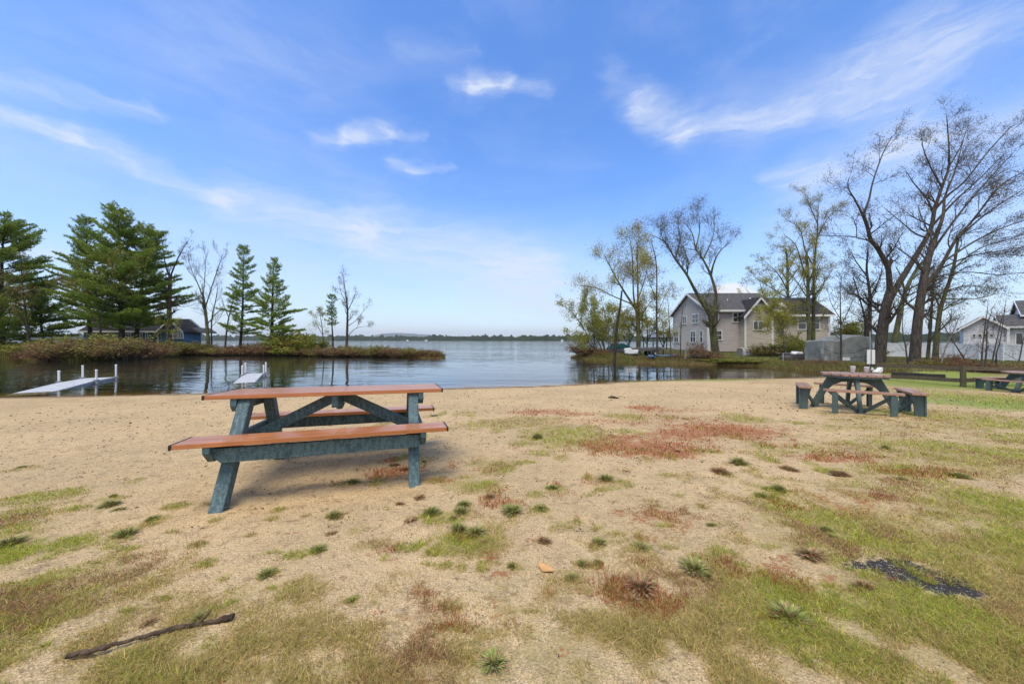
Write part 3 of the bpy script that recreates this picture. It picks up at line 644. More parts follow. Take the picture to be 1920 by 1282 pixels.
def octagon_table(label):
    t = empty('octagon_table', (0, 0, 0), label, 'picnic table', 'octagonal picnic tables with four benches')
    r = .62; k = r*math.tan(math.pi/8)
    def ext(x): return r if abs(x) <= k else r-(abs(x)-k)
    m = MB(); n = 8; w = 2*r/n
    for i in range(n):
        a, b = -r+w*i+.007, -r+w*(i+1)-.007
        xs_ = sorted({a, b}|{c for c in (-k, k) if a < c < b})
        m.prism([(x_, -ext(x_)) for x_ in xs_]+[(x_, ext(x_)) for x_ in xs_[::-1]], 'z', .665, .703)
    m.build('tabletop', M['orange_pale'], t, .003)
    m = MB(); q = .96
    oc = [(-r, -k), (-k, -r), (k, -r), (r, -k), (r, k), (k, r), (-k, r), (-r, k)]
    m.prism([(x*q, y*q) for x, y in oc], 'z', .628, .664); m.build('top_frame', M['slate'], t, .003)
    for a in range(4):
        Rz = Matrix.Rotation(a*math.pi/2, 4, 'Z')
        def rot(mb): mb.v = [tuple(Rz @ Vector(v)) for v in mb.v]; return mb
        m = MB()   # radial leg panel, arched on the inside; local -y points to its bench
        m.prism([(.06, .627), (.50, .627), (.60, .46), (.82, .10), (.86, -.03), (.70, -.03), (.64, .12), (.50, .36), (.38, .47), (.22, .53), (.06, .54)], 'x', -.035, .035)
        m.v = [(v[0], -v[1], v[2]) for v in m.v]
        for s in (-1, 1): m.prism([(s*.036, .60), (s*.075, .60), (s*.075, .04), (s*.036, .04)], 'y', -.60, -.56) if False else None
        rot(m).build('leg', M['slate'], t, .004)
        m = MB(); m.prism([(-.68, -.86), (.68, -.86), (.68, -.99), (-.68, -.99)], 'z', .402, .438)
        m.prism([(-.68, -.995), (.68, -.995), (.65, -1.125), (-.65, -1.125)], 'z', .402, .438)
        b = rot(m).build('bench', M['orange_pale'], t, .004)
        for s in (-1, 1):
            m = MB(); m.prism([(-.87, .401), (-1.10, .401), (-1.10, -.05), (-.95, -.05), (-.93, .20)], 'x', s*.49-.03, s*.49+.03)
            m.box((s*.49, -1.10, .19), (.11, .03, .40))
            rot(m).build('bench_leg', M['slate'], b, .003)
            m = MB(); m.bar((s*.48, -1.0, .36), (s*.05, -.76, .05), .035, .06); rot(m).build('bench_brace', M['slate'], b)
    return t
def copy_tree(o, parent=None):
    c = o.copy(); C.objects.link(c)
    if parent is not None: c.parent = parent
    for ch in o.children: copy_tree(ch, c)
    return c
t2 = octagon_table('octagonal picnic table with salmon plank top and slate legs standing half on sand')
t2.location = (6.12, 6.12, gz(6.12, 6.12)-.01); t2.rotation_euler = (R(-1.0), 0, R(-36)); t2.scale = (.69, .69, .93)
t3 = copy_tree(t2); t3['label'] = 'octagonal picnic table on the lawn by the fence, cut off by the picture edge'
t3.location = (16.3, 10.7, -.44); t3.rotation_euler = (0, 0, R(8)); t3.scale = (.85, .85, .93)
# cups and a crumpled paper on the octagonal table
def on_table(dx, dy):
    a = R(-20); return (6.12+dx*math.cos(a)-dy*math.sin(a), 6.12+dx*math.sin(a)+dy*math.cos(a), t2.location.z+.703*.93)
for (dx, dy, hh, lab) in [(.05, .12, .12, 'taller white paper cup on the salmon table top'), (.33, .30, .10, 'shorter white paper cup beside the sign pole on the table')]:
    p = on_table(dx, dy); m = MB()
    m.lathe([(0, .001), (.026, .001), (.036, hh), (.038, hh+.004), (.033, hh), (.024, .01), (0, .01)], (0, 0, 0), 16)
    o = m.build('paper_cup', M['white']); o.location = p; tag(o, lab, 'cup')
p = on_table(.50, .34); rr = random.Random(3); m = MB()
prof = [(-.06, 0), (-.055, .03), (-.02, .035), (.01, .06), (.03, .09), (.07, .10), (.075, .04), (.05, .0)]
m.prism(prof, 'y', -.035, .035); o = m.build('crumpled_paper', M['white'], None, .008); o.location = p; tag(o, 'crumpled white paper lying on the salmon table top', 'paper')

# ------------------------------------------------------------------ fence, sign pole, timber
fence = empty('post_and_rail_fence', (15.6, 11.8, gz(15.6, 11.8)), 'dark weathered post and rail fence along the lawn edge', 'fence')
fo = Vector(fence.location)
def wob(a, b, n, s, seed):
    r_ = random.Random(seed); a, b = Vector(a), Vector(b)
    return [a.lerp(b, i/n)+Vector((r_.uniform(-s, s), r_.uniform(-s, s), r_.uniform(-s, s))) for i in range(n+1)]
fp = [(15.25, 14.6), (15.6, 11.8), (18.6, 12.15), (21.6, 12.5)]
tops = [.16, .25, .16, .14]; lows = [-.30, -.17, -.14, -.12]
for i, (x_, y_) in enumerate(fp):
    z_ = gz(x_, y_); m = MB(); m.tube(wob((x_, y_, z_-.2)-fo if False else Vector((x_, y_, z_-.2))-fo, Vector((x_, y_, tops[i]+.09))-fo, 4, .006, i), [.075, .072, .072, .07, .068], 8)
    m.build('post', M['post'], fence)
for i in range(3):
    for zz, seed in ((tops, 1), (lows, 2)):
        a, b = Vector((*fp[i], zz[i]))-fo, Vector((*fp[i+1], zz[i+1]))-fo; m = MB()
        pts = wob(a, b, 6, .012, seed*10+i); d = (b-a).normalized()
        for p_, q_ in zip(pts[:-1], pts[1:]): m.bar(p_, q_+d*.004, .06, .135)
        m.build('rail', M['rail'], fence)
tm = MB(); a = at(1672, 702, 15.6); b = at(1772, 706, 14.6)
for p_, q_ in zip(wob(a, b, 4, .01, 5)[:-1], wob(a, b, 4, .01, 5)[1:]): tm.bar(p_, q_, .2, .2)
o = tm.build('landscape_timber', M['blacktimber'], None, .01); tag(o, 'blackened timber beam lying behind the fence', 'timber')
sp_ = empty('sign_pole', (15.05, 14.35, gz(15.05, 14.35)), 'slim grey pole carrying blank white sign panels behind the table', 'sign'); so = Vector(sp_.location)
m = MB(); m.tube([Vector((0, 0, -.3)), Vector((0, 0, 2.0))], .022, 8); m.build('pole', M['galv'], sp_)
for s in (-1, 1):
    m = MB(); m.box((s*.092, -.04, H+(HY-669)/F*14.35-so.z), (.15, .02, .60)); m.build('sign_panel', M['white'], sp_, .008)
m = MB(); m.bar((0, -.035, .35), (0, -.035, 1.2), .03, .03); m.build('bracket', M['dark_frame'], sp_)
m = MB(); m.prism([(-.02, .38), (.18, .36), (.02, .50)], 'y', -.06, -.03); m.build('loose_sign', M['white'], sp_)

# ------------------------------------------------------------------ stick, leaf, debris
def on_ground(px, py, dz=0): x_, y_ = gp(px, py); return Vector((x_, y_, gz(x_, y_)+dz))
pts_ = [on_ground(*q) for q in [(128, 1236), (170, 1228), (225, 1212), (285, 1196), (330, 1183), (375, 1176), (410, 1169), (437, 1164)]]
base = pts_[0].copy(); r_ = random.Random(4)
pp = []
for a, b in zip(pts_[:-1], pts_[1:]): pp += [a.lerp(b, i/4) for i in range(4)]
pp.append(pts_[-1]); n = len(pp)
m = MB(); m.tube([p-base+Vector((r_.uniform(-.003, .003), r_.uniform(-.003, .003), .014+r_.uniform(-.002, .004))) for p in pp], [.0078+.0012*math.sin(i*.5)+r_.uniform(-.0008, .0016)+.003*(i > n-6) for i in range(n)], 9)
m.tube([pp[20]-base+Vector((0, 0, .02)), pp[20]-base+Vector((.02, .03, .045))], [.006, .003], 5)
o = m.build('fallen_stick', M['stick']); o.location = base; tag(o, 'dark rotting stick lying in the grass at the lower left', 'stick')
def leaf(name, px, py, L, Wd, rz, mat, label, cup=.25, lift=.012):
    m = MB(); n = 9; v = []; f = []
    for i in range(n):
        s = i/(n-1); w = Wd*math.sin(math.pi*min(.97, max(.04, s)))**.7/2
        for q in (-1, -.5, 0, .5, 1): v.append(((s-.5)*L, q*w+.004*math.sin(s*9), lift+cup*abs(q)*w+.25*L*(s-.5)**2))
    for i in range(n-1):
        for j in range(4): f.append((i*5+j, i*5+j+1, i*5+j+6, i*5+j+5))
    m.add(v, f, True); o = m.build(name, mat); o.location = on_ground(px, py); o.rotation_euler = (R(8), 0, rz)
    sl = o.modifiers.new('thickness', 'SOLIDIFY'); sl.thickness = .0015
    return tag(o, label, 'leaf')
leaf('dry_leaf', 1023, 1069, .085, .045, R(-38), M['leaf_tan'], 'curled tan orange leaf lying in the short grass')
leaf('dark_leaf', 814, 780, .15, .06, R(5), M['black'], 'dark flat leaf on sand behind the orange bench', .05)
a, b = on_ground(1141, 747, .02), on_ground(1160, 748, .02); m = MB(); m.tube([Vector(), (b-a)*.5+Vector((0, 0, .02)), b-a], [.022, .028, .015], 6)
o = m.build('driftwood_piece', M['stick']); o.location = a; tag(o, 'small dark driftwood piece alone on the open beach', 'driftwood')

# isolated grass tufts on the sand
def tuft_mesh(name, n, hgt, spread, cols, wts, seed):
    r_ = np.random.default_rng(seed); a = r_.uniform(0, 2*np.pi, n); e = r_.uniform(.1, 1.0, n)**.8; h_ = hgt*r_.uniform(.55, 1.15, n)
    bx_, by_ = np.cos(a)*e*spread*.35, np.sin(a)*e*spread*.35; ox, oy = np.cos(a)*e*spread, np.sin(a)*e*spread
    w = r_.uniform(.0018, .0042, n); wx, wy = -np.sin(a)*w, np.cos(a)*w; zz = h_*(1-.55*e)
    v = np.empty((n, 5, 3)); v[:, 0] = np.column_stack([bx_-wx, by_-wy, 0*h_-.01]); v[:, 1] = np.column_stack([bx_+wx, by_+wy, 0*h_-.01])
    v[:, 2] = np.column_stack([bx_+(ox-bx_)*.5+wx, by_+(oy-by_)*.5+wy, zz*.72]); v[:, 3] = np.column_stack([bx_+(ox-bx_)*.5-wx, by_+(oy-by_)*.5-wy, zz*.72])
    v[:, 4] = np.column_stack([ox, oy, zz])
    i = np.arange(n)[:, None]*5; f = np.concatenate([i+np.array([[0, 1, 2]]), i+np.array([[0, 2, 3]]), i+np.array([[3, 2, 4]])])
    c = np.array(cols)[r_.choice(len(cols), n, p=np.array(wts)/sum(wts))]*np.exp(r_.normal(0, .2, (n, 1)))
    return np_mesh(name, v.reshape(-1, 3), f, M['blade'], False, None, {'col': np.concatenate([np.column_stack([c, np.ones(n)])]*3)})
gt = [tuft_mesh('green tuft', 210, .062, .075, [(.28, .34, .085), (.34, .38, .10), (.46, .40, .14), (.22, .26, .09), (.46, .30, .15), (.32, .22, .14)], [4, 3, 3, 3, 1.5, 1.5], s) for s in (1, 2, 3)]
bt = [tuft_mesh('brown tuft', 190, .05, .075, [(.40, .25, .13), (.48, .31, .18), (.34, .26, .11), (.36, .33, .13), (.40, .18, .10)], [3, 3, 2, 2, 2], s) for s in (4, 5)]
r_ = random.Random(9)
for L_, ms, nm, lab, grp in ((TG, gt, 'grass_tuft', 'small dark green grass tuft standing on its own in the sand', 'green grass tufts dotted over the sand'), (TB, bt, 'dry_tuft', 'small brown dried tuft standing on its own in the sand', 'brown dried tufts dotted over the sand')):
    for i, (px, py) in enumerate(L_):
        o = link(nm, ms[i % len(ms)]); o.location = on_ground(px, py); s = r_.choice((.6, .75, .9, 1.1, 1.3))*r_.uniform(.85, 1.15)*(.8+.06*o.location.y)
        o.scale = (s, s*r_.uniform(.7, 1.2), s*r_.uniform(.45, .8)); o.rotation_euler = (0, 0, r_.uniform(0, 6.28)); tag(o, lab, 'grass tuft', grp)

# ------------------------------------------------------------------ swimming docks
def dock(label, n0, f0, wdt, z0, z1, posts, rampfrac):
    """n0/f0: centre of shore and lake ends; deck rises out of the water as a ramp"""
    n0, f0 = Vector((*n0, 0)), Vector((*f0, 0)); d = (f0-n0); L = d.length; d.normalize(); a = math.atan2(d.y, d.x)
    t = empty('dock', (n0.x, n0.y, ZW), label, 'dock', 'white roll in docks at the beach', a)
    m = MB(); rl = L*rampfrac; w = wdt/2; nb = 16
    zr = lambda x_: (z0+(z1-z0)*min(1, x_/rl))-ZW
    for i in range(nb):
        xa, xb = L*i/nb, L*(i+1)/nb-.022
        m.add([(xa, -w, zr(xa)), (xb, -w, zr(xb)), (xb, w, zr(xb)), (xa, w, zr(xa)), (xa, -w, zr(xa)-.03), (xb, -w, zr(xb)-.03), (xb, w, zr(xb)-.03), (xa, w, zr(xa)-.03)],
              [(0, 1, 2, 3), (7, 6, 5, 4), (0, 4, 5, 1), (1, 5, 6, 2), (2, 6, 7, 3), (3, 7, 4, 0)])
    m.build('deck', M['dock'], t)
    m = MB()
    for s in (-1, 1):
        m.bar((0, s*(w-.02), zr(0)-.07), (rl, s*(w-.02), zr(rl)-.07), .04, .07); m.bar((rl, s*(w-.02), zr(rl)-.07), (L, s*(w-.02), zr(L)-.07), .04, .07)
    m.build('frame', M['galv'], t)
    for (q, s, top) in posts:
        m = MB(); m.tube([(q*L, s*(w+.05), -.6), (q*L, s*(w+.05), top)], .032, 10); m.lathe([(.038, 0), (.038, .03), (0, .04)], (q*L, s*(w+.05), top), 10); m.build('post', M['white'], t)
        m = MB(); m.box((q*L, s*(w+.05), .10), (.12, .12, .09)); m.build('post_sleeve', M['galv'], t)
    return t
dock('white dock ramp with four posts nearest the left edge', (-15.1, 10.55), (-17.3, 14.35), .85, ZW-.02, ZW+.10, [(.64, 1, .50), (.64, -1, .50), (.985, 1, .60), (.985, -1, .60)], .62)
dock('shorter white dock behind the orange picnic table', (-10.05, 12.6), (-12.15, 16.2), .68, ZW-.05, ZW+.10, [(.78, 1, .50), (.78, -1, .50), (.985, 1, .58), (.985, -1, .58)], .66)

# ------------------------------------------------------------------ houses
def win(par, o, plane, c, u0, u1, z0, z1, nx=2, nz=1, mat='trim', name='window', tw=.09):
    """window in the wall plane x = c or y = c (seen from the lower side); its pane is a child"""
    def P(u, z, d): return (u-o.x, c-d-o.y, z-o.z) if plane == 'y' else (c-d-o.x, u-o.y, z-o.z)
    def bx(mb, ua, ub, za, zb, d0, d1):
        p = P((ua+ub)/2, (za+zb)/2, (d0+d1)/2); e = (abs(ub-ua), d1-d0, zb-za) if plane == 'y' else (d1-d0, abs(ub-ua), zb-za); mb.box(p, e)
    m = MB(); u0, u1 = min(u0, u1), max(u0, u1)
    bx(m, u0, u1, z1-tw, z1, -.02, .05); bx(m, u0-.03, u1+.03, z0, z0+tw, -.02, .07)
    bx(m, u0, u0+tw, z0+tw, z1-tw, -.02, .05); bx(m, u1-tw, u1, z0+tw, z1-tw, -.02, .05)
    for i in range(1, nx): u = u0+(u1-u0)*i/nx; bx(m, u-.035, u+.035, z0+tw, z1-tw, -.02, .045)
    for i in range(1, nz): z = z0+(z1-z0)*i/nz; bx(m, u0+tw, u1-tw, z-.025, z+.025, -.02, .04)
    f = m.build(name, M[mat], par)
    g_ = MB(); bx(g_, u0+tw*.8, u1-tw*.8, z0+tw*.8, z1-tw*.8, .004, .018); g_.build('pane', M['glass'], f)
    return f
def yw(px, py, D): return (px-CX)/F*D, H+(HY-py)/F*D
def win_y(par, o, D, x0, x1, y0, y1, nx=2, nz=1, mat='trim'):
    u0, z1 = yw(x0, y0, D); u1, z0 = yw(x1, y1, D); return win(par, o, 'y', D, u0, u1, z0, z1, nx, nz, mat)
def win_x(par, o, Xc, x0, x1, y0, y1, nx=2, nz=1, mat='trim'):
    d0, d1 = Xc*F/(x0-CX), Xc*F/(x1-CX); dm = (d0+d1)/2
    return win(par, o, 'x', Xc, d0, d1, H+(HY-y1)/F*dm, H+(HY-y0)/F*dm, nx, nz, mat)
class HB(MB):
    def __init__(s, o): super().__init__(); s.o = o
    def build(s, *a, **k):
        s.v = [(v[0]-s.o.x, v[1]-s.o.y, v[2]-s.o.z) for v in s.v]; return super().build(*a, **k)
def gable_x(o, par, X0, X1, Y0, Y1, zb, ze, zr, wall, roof, trim, ov=.35, th=.14, pre=''):
    """block with the ridge along x"""
    ym = (Y0+Y1)/2; k = (zr-ze)/(ym-Y0)
    m = HB(o); m.prism([(Y0, zb), (Y0, ze), (ym, zr-.03), (Y1, ze), (Y1, zb)], 'x', X0, X1); m.build('wall', wall, par)
    for s, Ya in ((1, Y0), (-1, Y1)):
        ye = Ya-s*ov; m = HB(o); m.prism([(ye, ze-k*ov), (ym, zr), (ym, zr+th), (ye, ze-k*ov+th)], 'x', X0-.3, X1+.3); r0 = m.build('roof', roof, par)
        m = HB(o); m.box(((X0+X1)/2, ye-s*.03, ze-k*ov+.03), (X1-X0+.6, .05, .22)); m.build('fascia', trim, par)
    for Xe, s in ((X0-.3, -1), (X1+.3, 1)):
        m = HB(o)
        for q, Ya in ((1, Y0), (-1, Y1)):
            ye = Ya-q*ov; m.prism([(ye, ze-k*ov-.10), (ym, zr-.10), (ym, zr+th+.02), (ye, ze-k*ov+th+.02)], 'x', Xe, Xe+s*.05)
        m.build('rake_board', trim, par)
    return ym
def gable_y(o, par, X0, X1, Y0, Y1, zb, ze, zr, wall, roof, trim, ov=.3, th=.14):
    """block with its gable end facing the beach"""
    xm = (X0+X1)/2; k = (zr-ze)/(xm-X0)
    m = HB(o); m.prism([(X0, zb), (X0, ze), (xm, zr-.03), (X1, ze), (X1, zb)], 'y', Y0, Y1); m.build('wall', wall, par)
    for s, Xa in ((1, X0), (-1, X1)):
        xe = Xa-s*ov; m = HB(o); m.prism([(xe, ze-k*ov), (xm, zr), (xm, zr+th), (xe, ze-k*ov+th)], 'y', Y0-.35, Y1); m.build('roof', roof, par)
    m = HB(o)
    for s, Xa in ((1, X0), (-1, X1)):
        xe = Xa-s*ov; m.prism([(xe, ze-k*ov-.12), (xm, zr-.12), (xm, zr+th+.02), (xe, ze-k*ov+th+.02)], 'y', Y0-.40, Y0-.352)
    m.build('rake_board', trim, par)
hz_ = gz(25, 40)
hs_ = empty('lake_house', (26, 38, hz_), 'large grey shingled two storey lake house with white trimmed windows', 'house'); o = Vector(hs_.location)
XW = 21.85
gable_x(o, hs_, XW, 30.2, 38, 46.3, -.05, 4.62, 6.88, M['siding_mauve'], M['shingle'], M['trim'])
m = HB(o); m.prism([(38.0, .0), (38.0, 4.60), (42.15, 6.84), (46.3, 4.60), (46.3, .0)], 'x', XW-.02, XW-.004); m.build('gable_shingles', M['siding_grey'], hs_)
m = HB(o); m.box(((XW+30.2)/2, 42.15, -.25), (8.3, 8.1, .5)); m.build('foundation', M['foundation'], hs_)
m = HB(o); m.box((XW+.05, 37.985, 2.25), (.2, .05, 4.5)); m.build('corner_board', M['trim'], hs_)
m = HB(o); m.box((XW-.035, 38.09, 2.25), (.05, .2, 4.5)); m.build('corner_board', M['trim'], hs_)
gable_x(o, hs_, 28.5, 35.2, 37.8, 43, -.4, 4.16, 6.1, M['siding_tan'], M['shingle_dark'], M['trim'])
gable_y(o, hs_, 25.35, 28.45, 37.2, 41.5, -.4, 3.95, 5.75, M['siding_tan'], M['shingle_dark'], M['trim'])
for xx, yy, zt in ((28.38, 37.18, 3.9), (25.42, 37.18, 3.9), (35.1, 37.78, 4.1)):
    m = HB(o); m.box((xx, yy, (zt-.4)/2), (.2, .06, zt+.4)); m.build('corner_board', M['trim'], hs_)
win_y(hs_, o, 37.2, 1414.5, 1427, 570, 586, 2, 1); win_y(hs_, o, 37.2, 1411.5, 1431, 601.5, 619, 2, 1, 'trim_cream')
win_y(hs_, o, 37.8, 1495, 1512, 593, 618.5, 1, 2); win_y(hs_, o, 37.8, 1522, 1537, 593, 618.5, 1, 2)
win_y(hs_, o, 38, 1334, 1347.5, 585.5, 604.5, 2, 1); win_y(hs_, o, 38, 1373, 1393, 585.5, 604.5, 2, 2); win_y(hs_, o, 38, 1341.5, 1354, 619, 638, 1, 2)
win_x(hs_, o, XW-.02, 1298, 1310, 588, 606.5, 2, 2); win_x(hs_, o, XW-.02, 1279.5, 1288, 592, 608, 2, 1); win_x(hs_, o, XW-.02, 1294.5, 1305, 620, 642.5, 2, 2); win_x(hs_, o, XW-.02, 1312.5, 1318.5, 619, 643, 1, 2); win_x(hs_, o, XW-.02, 1264, 1272.5, 621, 642.5, 2, 2)
m = HB(o); u0, z1 = yw(1388, 620, 38); u1, z0 = yw(1394, 655, 38); m.box(((u0+u1)/2, 37.97, (z0+z1)/2), (u1-u0, .05, z1-z0)); m.build('door', M['black'], hs_)
kk = (6.1-4.16)/2.6
m = HB(o); m.prism([(38.5, 4.16+.7*kk+.15), (39.4, 4.16+1.6*kk+.15), (39.4, 4.16+1.6*kk+.25), (38.5, 4.16+.7*kk+.25)], 'x', 30.2, 31.1); m.build('skylight', M['trim'], hs_)
m = HB(o); u, z = yw(1364, 567, 40); m.tube([(u, 40, z-.4), (u, 40, z+.42)], .06, 8); m.build('vent_pipe', M['white'], hs_)

bl = empty('blue_cottage', (-50, 47, gz(-50, 47)), 'low blue cottage with dark roof and white trim behind the pines', 'house'); o = Vector(bl.location)
gable_x(o, bl, -56.5, -44.6, 45, 49, -.25, 2.55, 4.0, M['siding_blue'], M['shingle_dark'], M['trim_cream'])
gable_y(o, bl, -45.5, -42.55, 44.2, 46.6, -.25, 2.45, 3.85, M['siding_blue'], M['shingle_dark'], M['trim'])
win_y(bl, o, 44.2, 324, 344, 622.5, 635, 4, 1); win_y(bl, o, 45, 258, 268, 625, 634, 2, 1); win_y(bl, o, 45, 273, 278, 624, 634, 1, 1); win_y(bl, o, 45, 236, 246, 625, 634, 2, 1); win_y(bl, o, 45, 170, 180, 625, 634, 2, 1)
m = HB(o); u0, z1 = yw(285, 624, 45); u1, z0 = yw(291, 645, 45); m.box(((u0+u1)/2, 44.97, (z0+z1)/2), (u1-u0, .05, z1-z0)); m.build('door', M['dark_frame'], bl)
m = HB(o); u0, z1 = yw(296, 622, 45); m.box((u0+.1, 44.96, 1.0), (.16, .08, 2.6)); m.build('corner_board', M['trim_cream'], bl)
m = HB(o); m.prism([(-42.5, 2.3), (-42.5, 2.9), (-41.5, 2.3), (-41.5, 2.15)], 'y', 45.2, 48); m.build('porch_roof', M['shingle'], bl)

rp = at(1843, 660, 42); rz0 = gz(rp.x, rp.y)
rh = empty('white_house', (rp.x, rp.y, rz0), 'pale grey house with white trimmed gable behind the white fence', 'house', None, R(-50)); o = Vector((0, 0, 0)); zz = lambda py: H+(HY-py)*42/F-rz0
gable_y(o, rh, -1.45, 1.47, 0, 6, -.3, zz(613), zz(594), M['siding_white'], M['shingle'], M['trim'], .34)
gable_x(o, rh, 1.5, 14, .8, 7.5, -.3, zz(612), zz(591), M['siding_white'], M['shingle'], M['trim'], .4)
gable_x(o, rh, 3.2, 16, 3.0, 11, -.3, zz(590), zz(562), M['siding_white'], M['shingle'], M['trim'], .4)
for i in range(4): win(rh, o, 'y', 0, -.80+.42*i, -.50+.42*i, zz(632), zz(626), 1, 1, 'trim_cream', tw=.05)
win(rh, o, 'y', .8, 2.3, 2.9, zz(648), zz(624), 1, 1); win(rh, o, 'y', .8, 3.1, 3.7, zz(648), zz(624), 1, 1); win(rh, o, 'y', .8, 4.6, 6.0, zz(640), zz(624), 2, 1)
m = MB(); m.box((1.75, -.15, zz(612)/2-.2), (.2, .2, zz(612))); m.build('porch_post', M['trim'], rh)

# white vinyl fence in front of it
vf = empty('vinyl_fence', (32, 27, gz(32, 27)), 'low white vinyl panel fence behind the bare trees', 'fence'); o = Vector(vf.location)
fpx = [(1655, 29.0), (1700, 28.2), (1745, 27.3), (1790, 26.3), (1835, 25.2), (1880, 24.1), (1935, 23), (1990, 22)]
pts_ = [Vector(((px-CX)/F*D, D, gz((px-CX)/F*D, D))) for px, D in fpx]
for i, p in enumerate(pts_):
    m = HB(o); m.box((p.x, p.y, p.z+.60), (.13, .13, 1.3)); m.box((p.x, p.y, p.z+1.27), (.17, .17, .05)); m.build('post', M['vinyl'], vf)
for a, b in zip(pts_[:-1], pts_[1:]):
    m = HB(o); d = (b-a).normalized(); n = 9
    for i in range(n):
        p, q = a.lerp(b, (i+.02)/n), a.lerp(b, (i+.98)/n); m.bar(p+Vector((0, 0, .62)), q+Vector((0, 0, .62)), .03, 1.0)
    for zz in (.12, 1.14): m.bar(a+Vector((0, 0, zz)), b+Vector((0, 0, zz)), .055, .11)
    m.build('panel', M['vinyl'], vf)

# far cottages on the opposite shore
for i, (px, D, w) in enumerate([(765, 1120, 6), (800, 1080, 7), (1053, 700, 3.6)]):
    p = at(px, 0, D); fo_ = empty('far_cottage', (p.x, p.y-6, ZW), ['tiny white cottage on the far shore below the hazy mountain', 'wider white cottage on the far shore right of the mountain', 'small white cottage on the far shore near the willows'][i], 'house', 'white cottages on the far shore'); o = Vector(fo_.location)
    m = MB(); m.prism([(-w/2, 0), (w/2, 0), (w/2, 2.2), (0, 3.6), (-w/2, 2.2)], 'y', -3, 3); m.build('wall', M['trim'], fo_)
    m = MB(); m.prism([(-w/2-.3, 2.1), (0, 3.7), (w/2+.3, 2.1), (w/2+.3, 2.4), (0, 4.0), (-w/2-.3, 2.4)], 'y', -3.4, 3.4); m.build('roof', M['shingle'], fo_)

# ------------------------------------------------------------------ things on the house bank
gzb = empty('gazebo', (21.7, 50, gz(21.7, 50)), 'open black metal gazebo with grey roof panels beside the lake house', 'gazebo')
z0 = -gzb.location.z; ez = 1.62+z0; w = 1.85
m = MB()
m.add([(-w, -w, ez), (w, -w, ez), (w, w, ez), (-w, w, ez), (-.75, -.75, ez+.62), (.75, -.75, ez+.62), (.75, .75, ez+.62), (-.75, .75, ez+.62)], [(0, 1, 5, 4), (1, 2, 6, 5), (2, 3, 7, 6), (3, 0, 4, 7), (0, 3, 2, 1), (4, 5, 6, 7)]); m.build('roof', M['gazebo_roof'], gzb)
m = MB(); m.add([(-1.0, -1.0, ez+.66), (1.0, -1.0, ez+.66), (1.0, 1.0, ez+.66), (-1.0, 1.0, ez+.66), (0, 0, ez+1.0)], [(0, 1, 4), (1, 2, 4), (2, 3, 4), (3, 0, 4), (3, 2, 1, 0)]); m.build('roof_cap', M['dark_frame'], gzb)
m = MB()
for a, b in (((-w, -w), (w, -w)), ((w, -w), (w, w)), ((w, w), (-w, w)), ((-w, w), (-w, -w))): m.bar((*a, ez-.07), (*b, ez-.07), .09, .15)
m.build('eave_frame', M['dark_frame'], gzb)
for sx in (-1, 1):
    for sy in (-1, 1):
        m = MB(); m.box((sx*(w-.1), sy*(w-.1), ez/2-.1), (.11, .11, ez+.1)); m.build('post', M['dark_frame'], gzb)
def kayak(p, L, rz, mat, label, roll=0):
    m = MB(); n = 12; v = []; k = 8
    for i in range(n+1):
        s = -1+2*i/n; w = .34*(1-abs(s)**2.4)+.01; h_ = .17*(1-abs(s)**3)+.03; rk = .12*abs(s)**3
        for j in range(k):
            a = 2*math.pi*j/k; v.append((s*L/2, math.cos(a)*w, math.sin(a)*h_*(1.0 if math.sin(a) < 0 else .55)+rk))
    f = [(i*k+j, i*k+(j+1) % k, (i+1)*k+(j+1) % k, (i+1)*k+j) for i in range(n) for j in range(k)]+[tuple(range(k)), tuple(range(n*k, n*k+k))]
    m.add(v, f, True); t = empty('kayak', p, label, 'kayak', 'blue kayaks lying on the bank', rz)
    h_ = m.build('hull', mat, t); h_.rotation_euler = (roll, 0, 0)
    m = MB(); m.lathe([(.30, .0), (.32, .035), (.27, .04), (.26, .0)], (0, 0, 0), 16); m.v = [(v[0]*1.4, v[1]*.75, v[2]+.085) for v in m.v]; c = m.build('cockpit_rim', M['black'], t); c.rotation_euler = (roll, 0, 0)
    return t
p = at(1223, 668, 26); kayak((p.x, p.y, gz(p.x, p.y)+.2), 2.6, R(70), M['blue_kayak'], 'blue kayak lying end on at the water edge', .3)
p = at(1250, 666, 27.5); kayak((p.x, p.y, gz(p.x, p.y)+.18), 2.6, R(28), M['blue_kayak'], 'blue kayak lying in the grass right of the slim trunk', -.2)
# boat trailer carrying a dock section, white utility cart, wheel
p = at(1214, 655, 30); tr_ = empty('boat_trailer', (p.x, p.y, gz(p.x, p.y)), 'weathered flat trailer with pale deck near the gazebo', 'trailer', None, R(8))
m = MB(); m.box((0, 0, .62), (2.4, 1.1, .10)); m.box((0, -.56, .74), (2.4, .04, .16)); m.build('deck', M['foundation'], tr_)
m = MB(); m.bar((-1.1, 0, .5), (-2.2, 0, .35), .08, .1); m.bar((-1.2, -.4, .52), (1.2, -.4, .52), .06, .1); m.bar((-1.2, .4, .52), (1.2, .4, .52), .06, .1); m.build('drawbar', M['galv'], tr_)
for s in (-1, 1):
    m = MB(); m.lathe([(.10, -.09), (.26, -.09), (.30, -.05), (.30, .05), (.26, .09), (.10, .09)], (0, 0, 0), 18); m.v = [(v[0]+.35, v[2]+s*.62, v[1]+.28) for v in m.v]; wl = m.build('wheel', M['rubber'], tr_)
    m = MB(); m.lathe([(0, -.07), (.11, -.07), (.11, .07), (0, .07)], (0, 0, 0), 14); m.v = [(v[0]+.35, v[2]+s*.62, v[1]+.28) for v in m.v]; m.build('rim', M['white'], wl)
p = at(1183, 661, 29); ct = empty('utility_cart', (p.x, p.y, gz(p.x, p.y)), 'small white cart with black wheels left of the trailer', 'cart', None, R(-12))
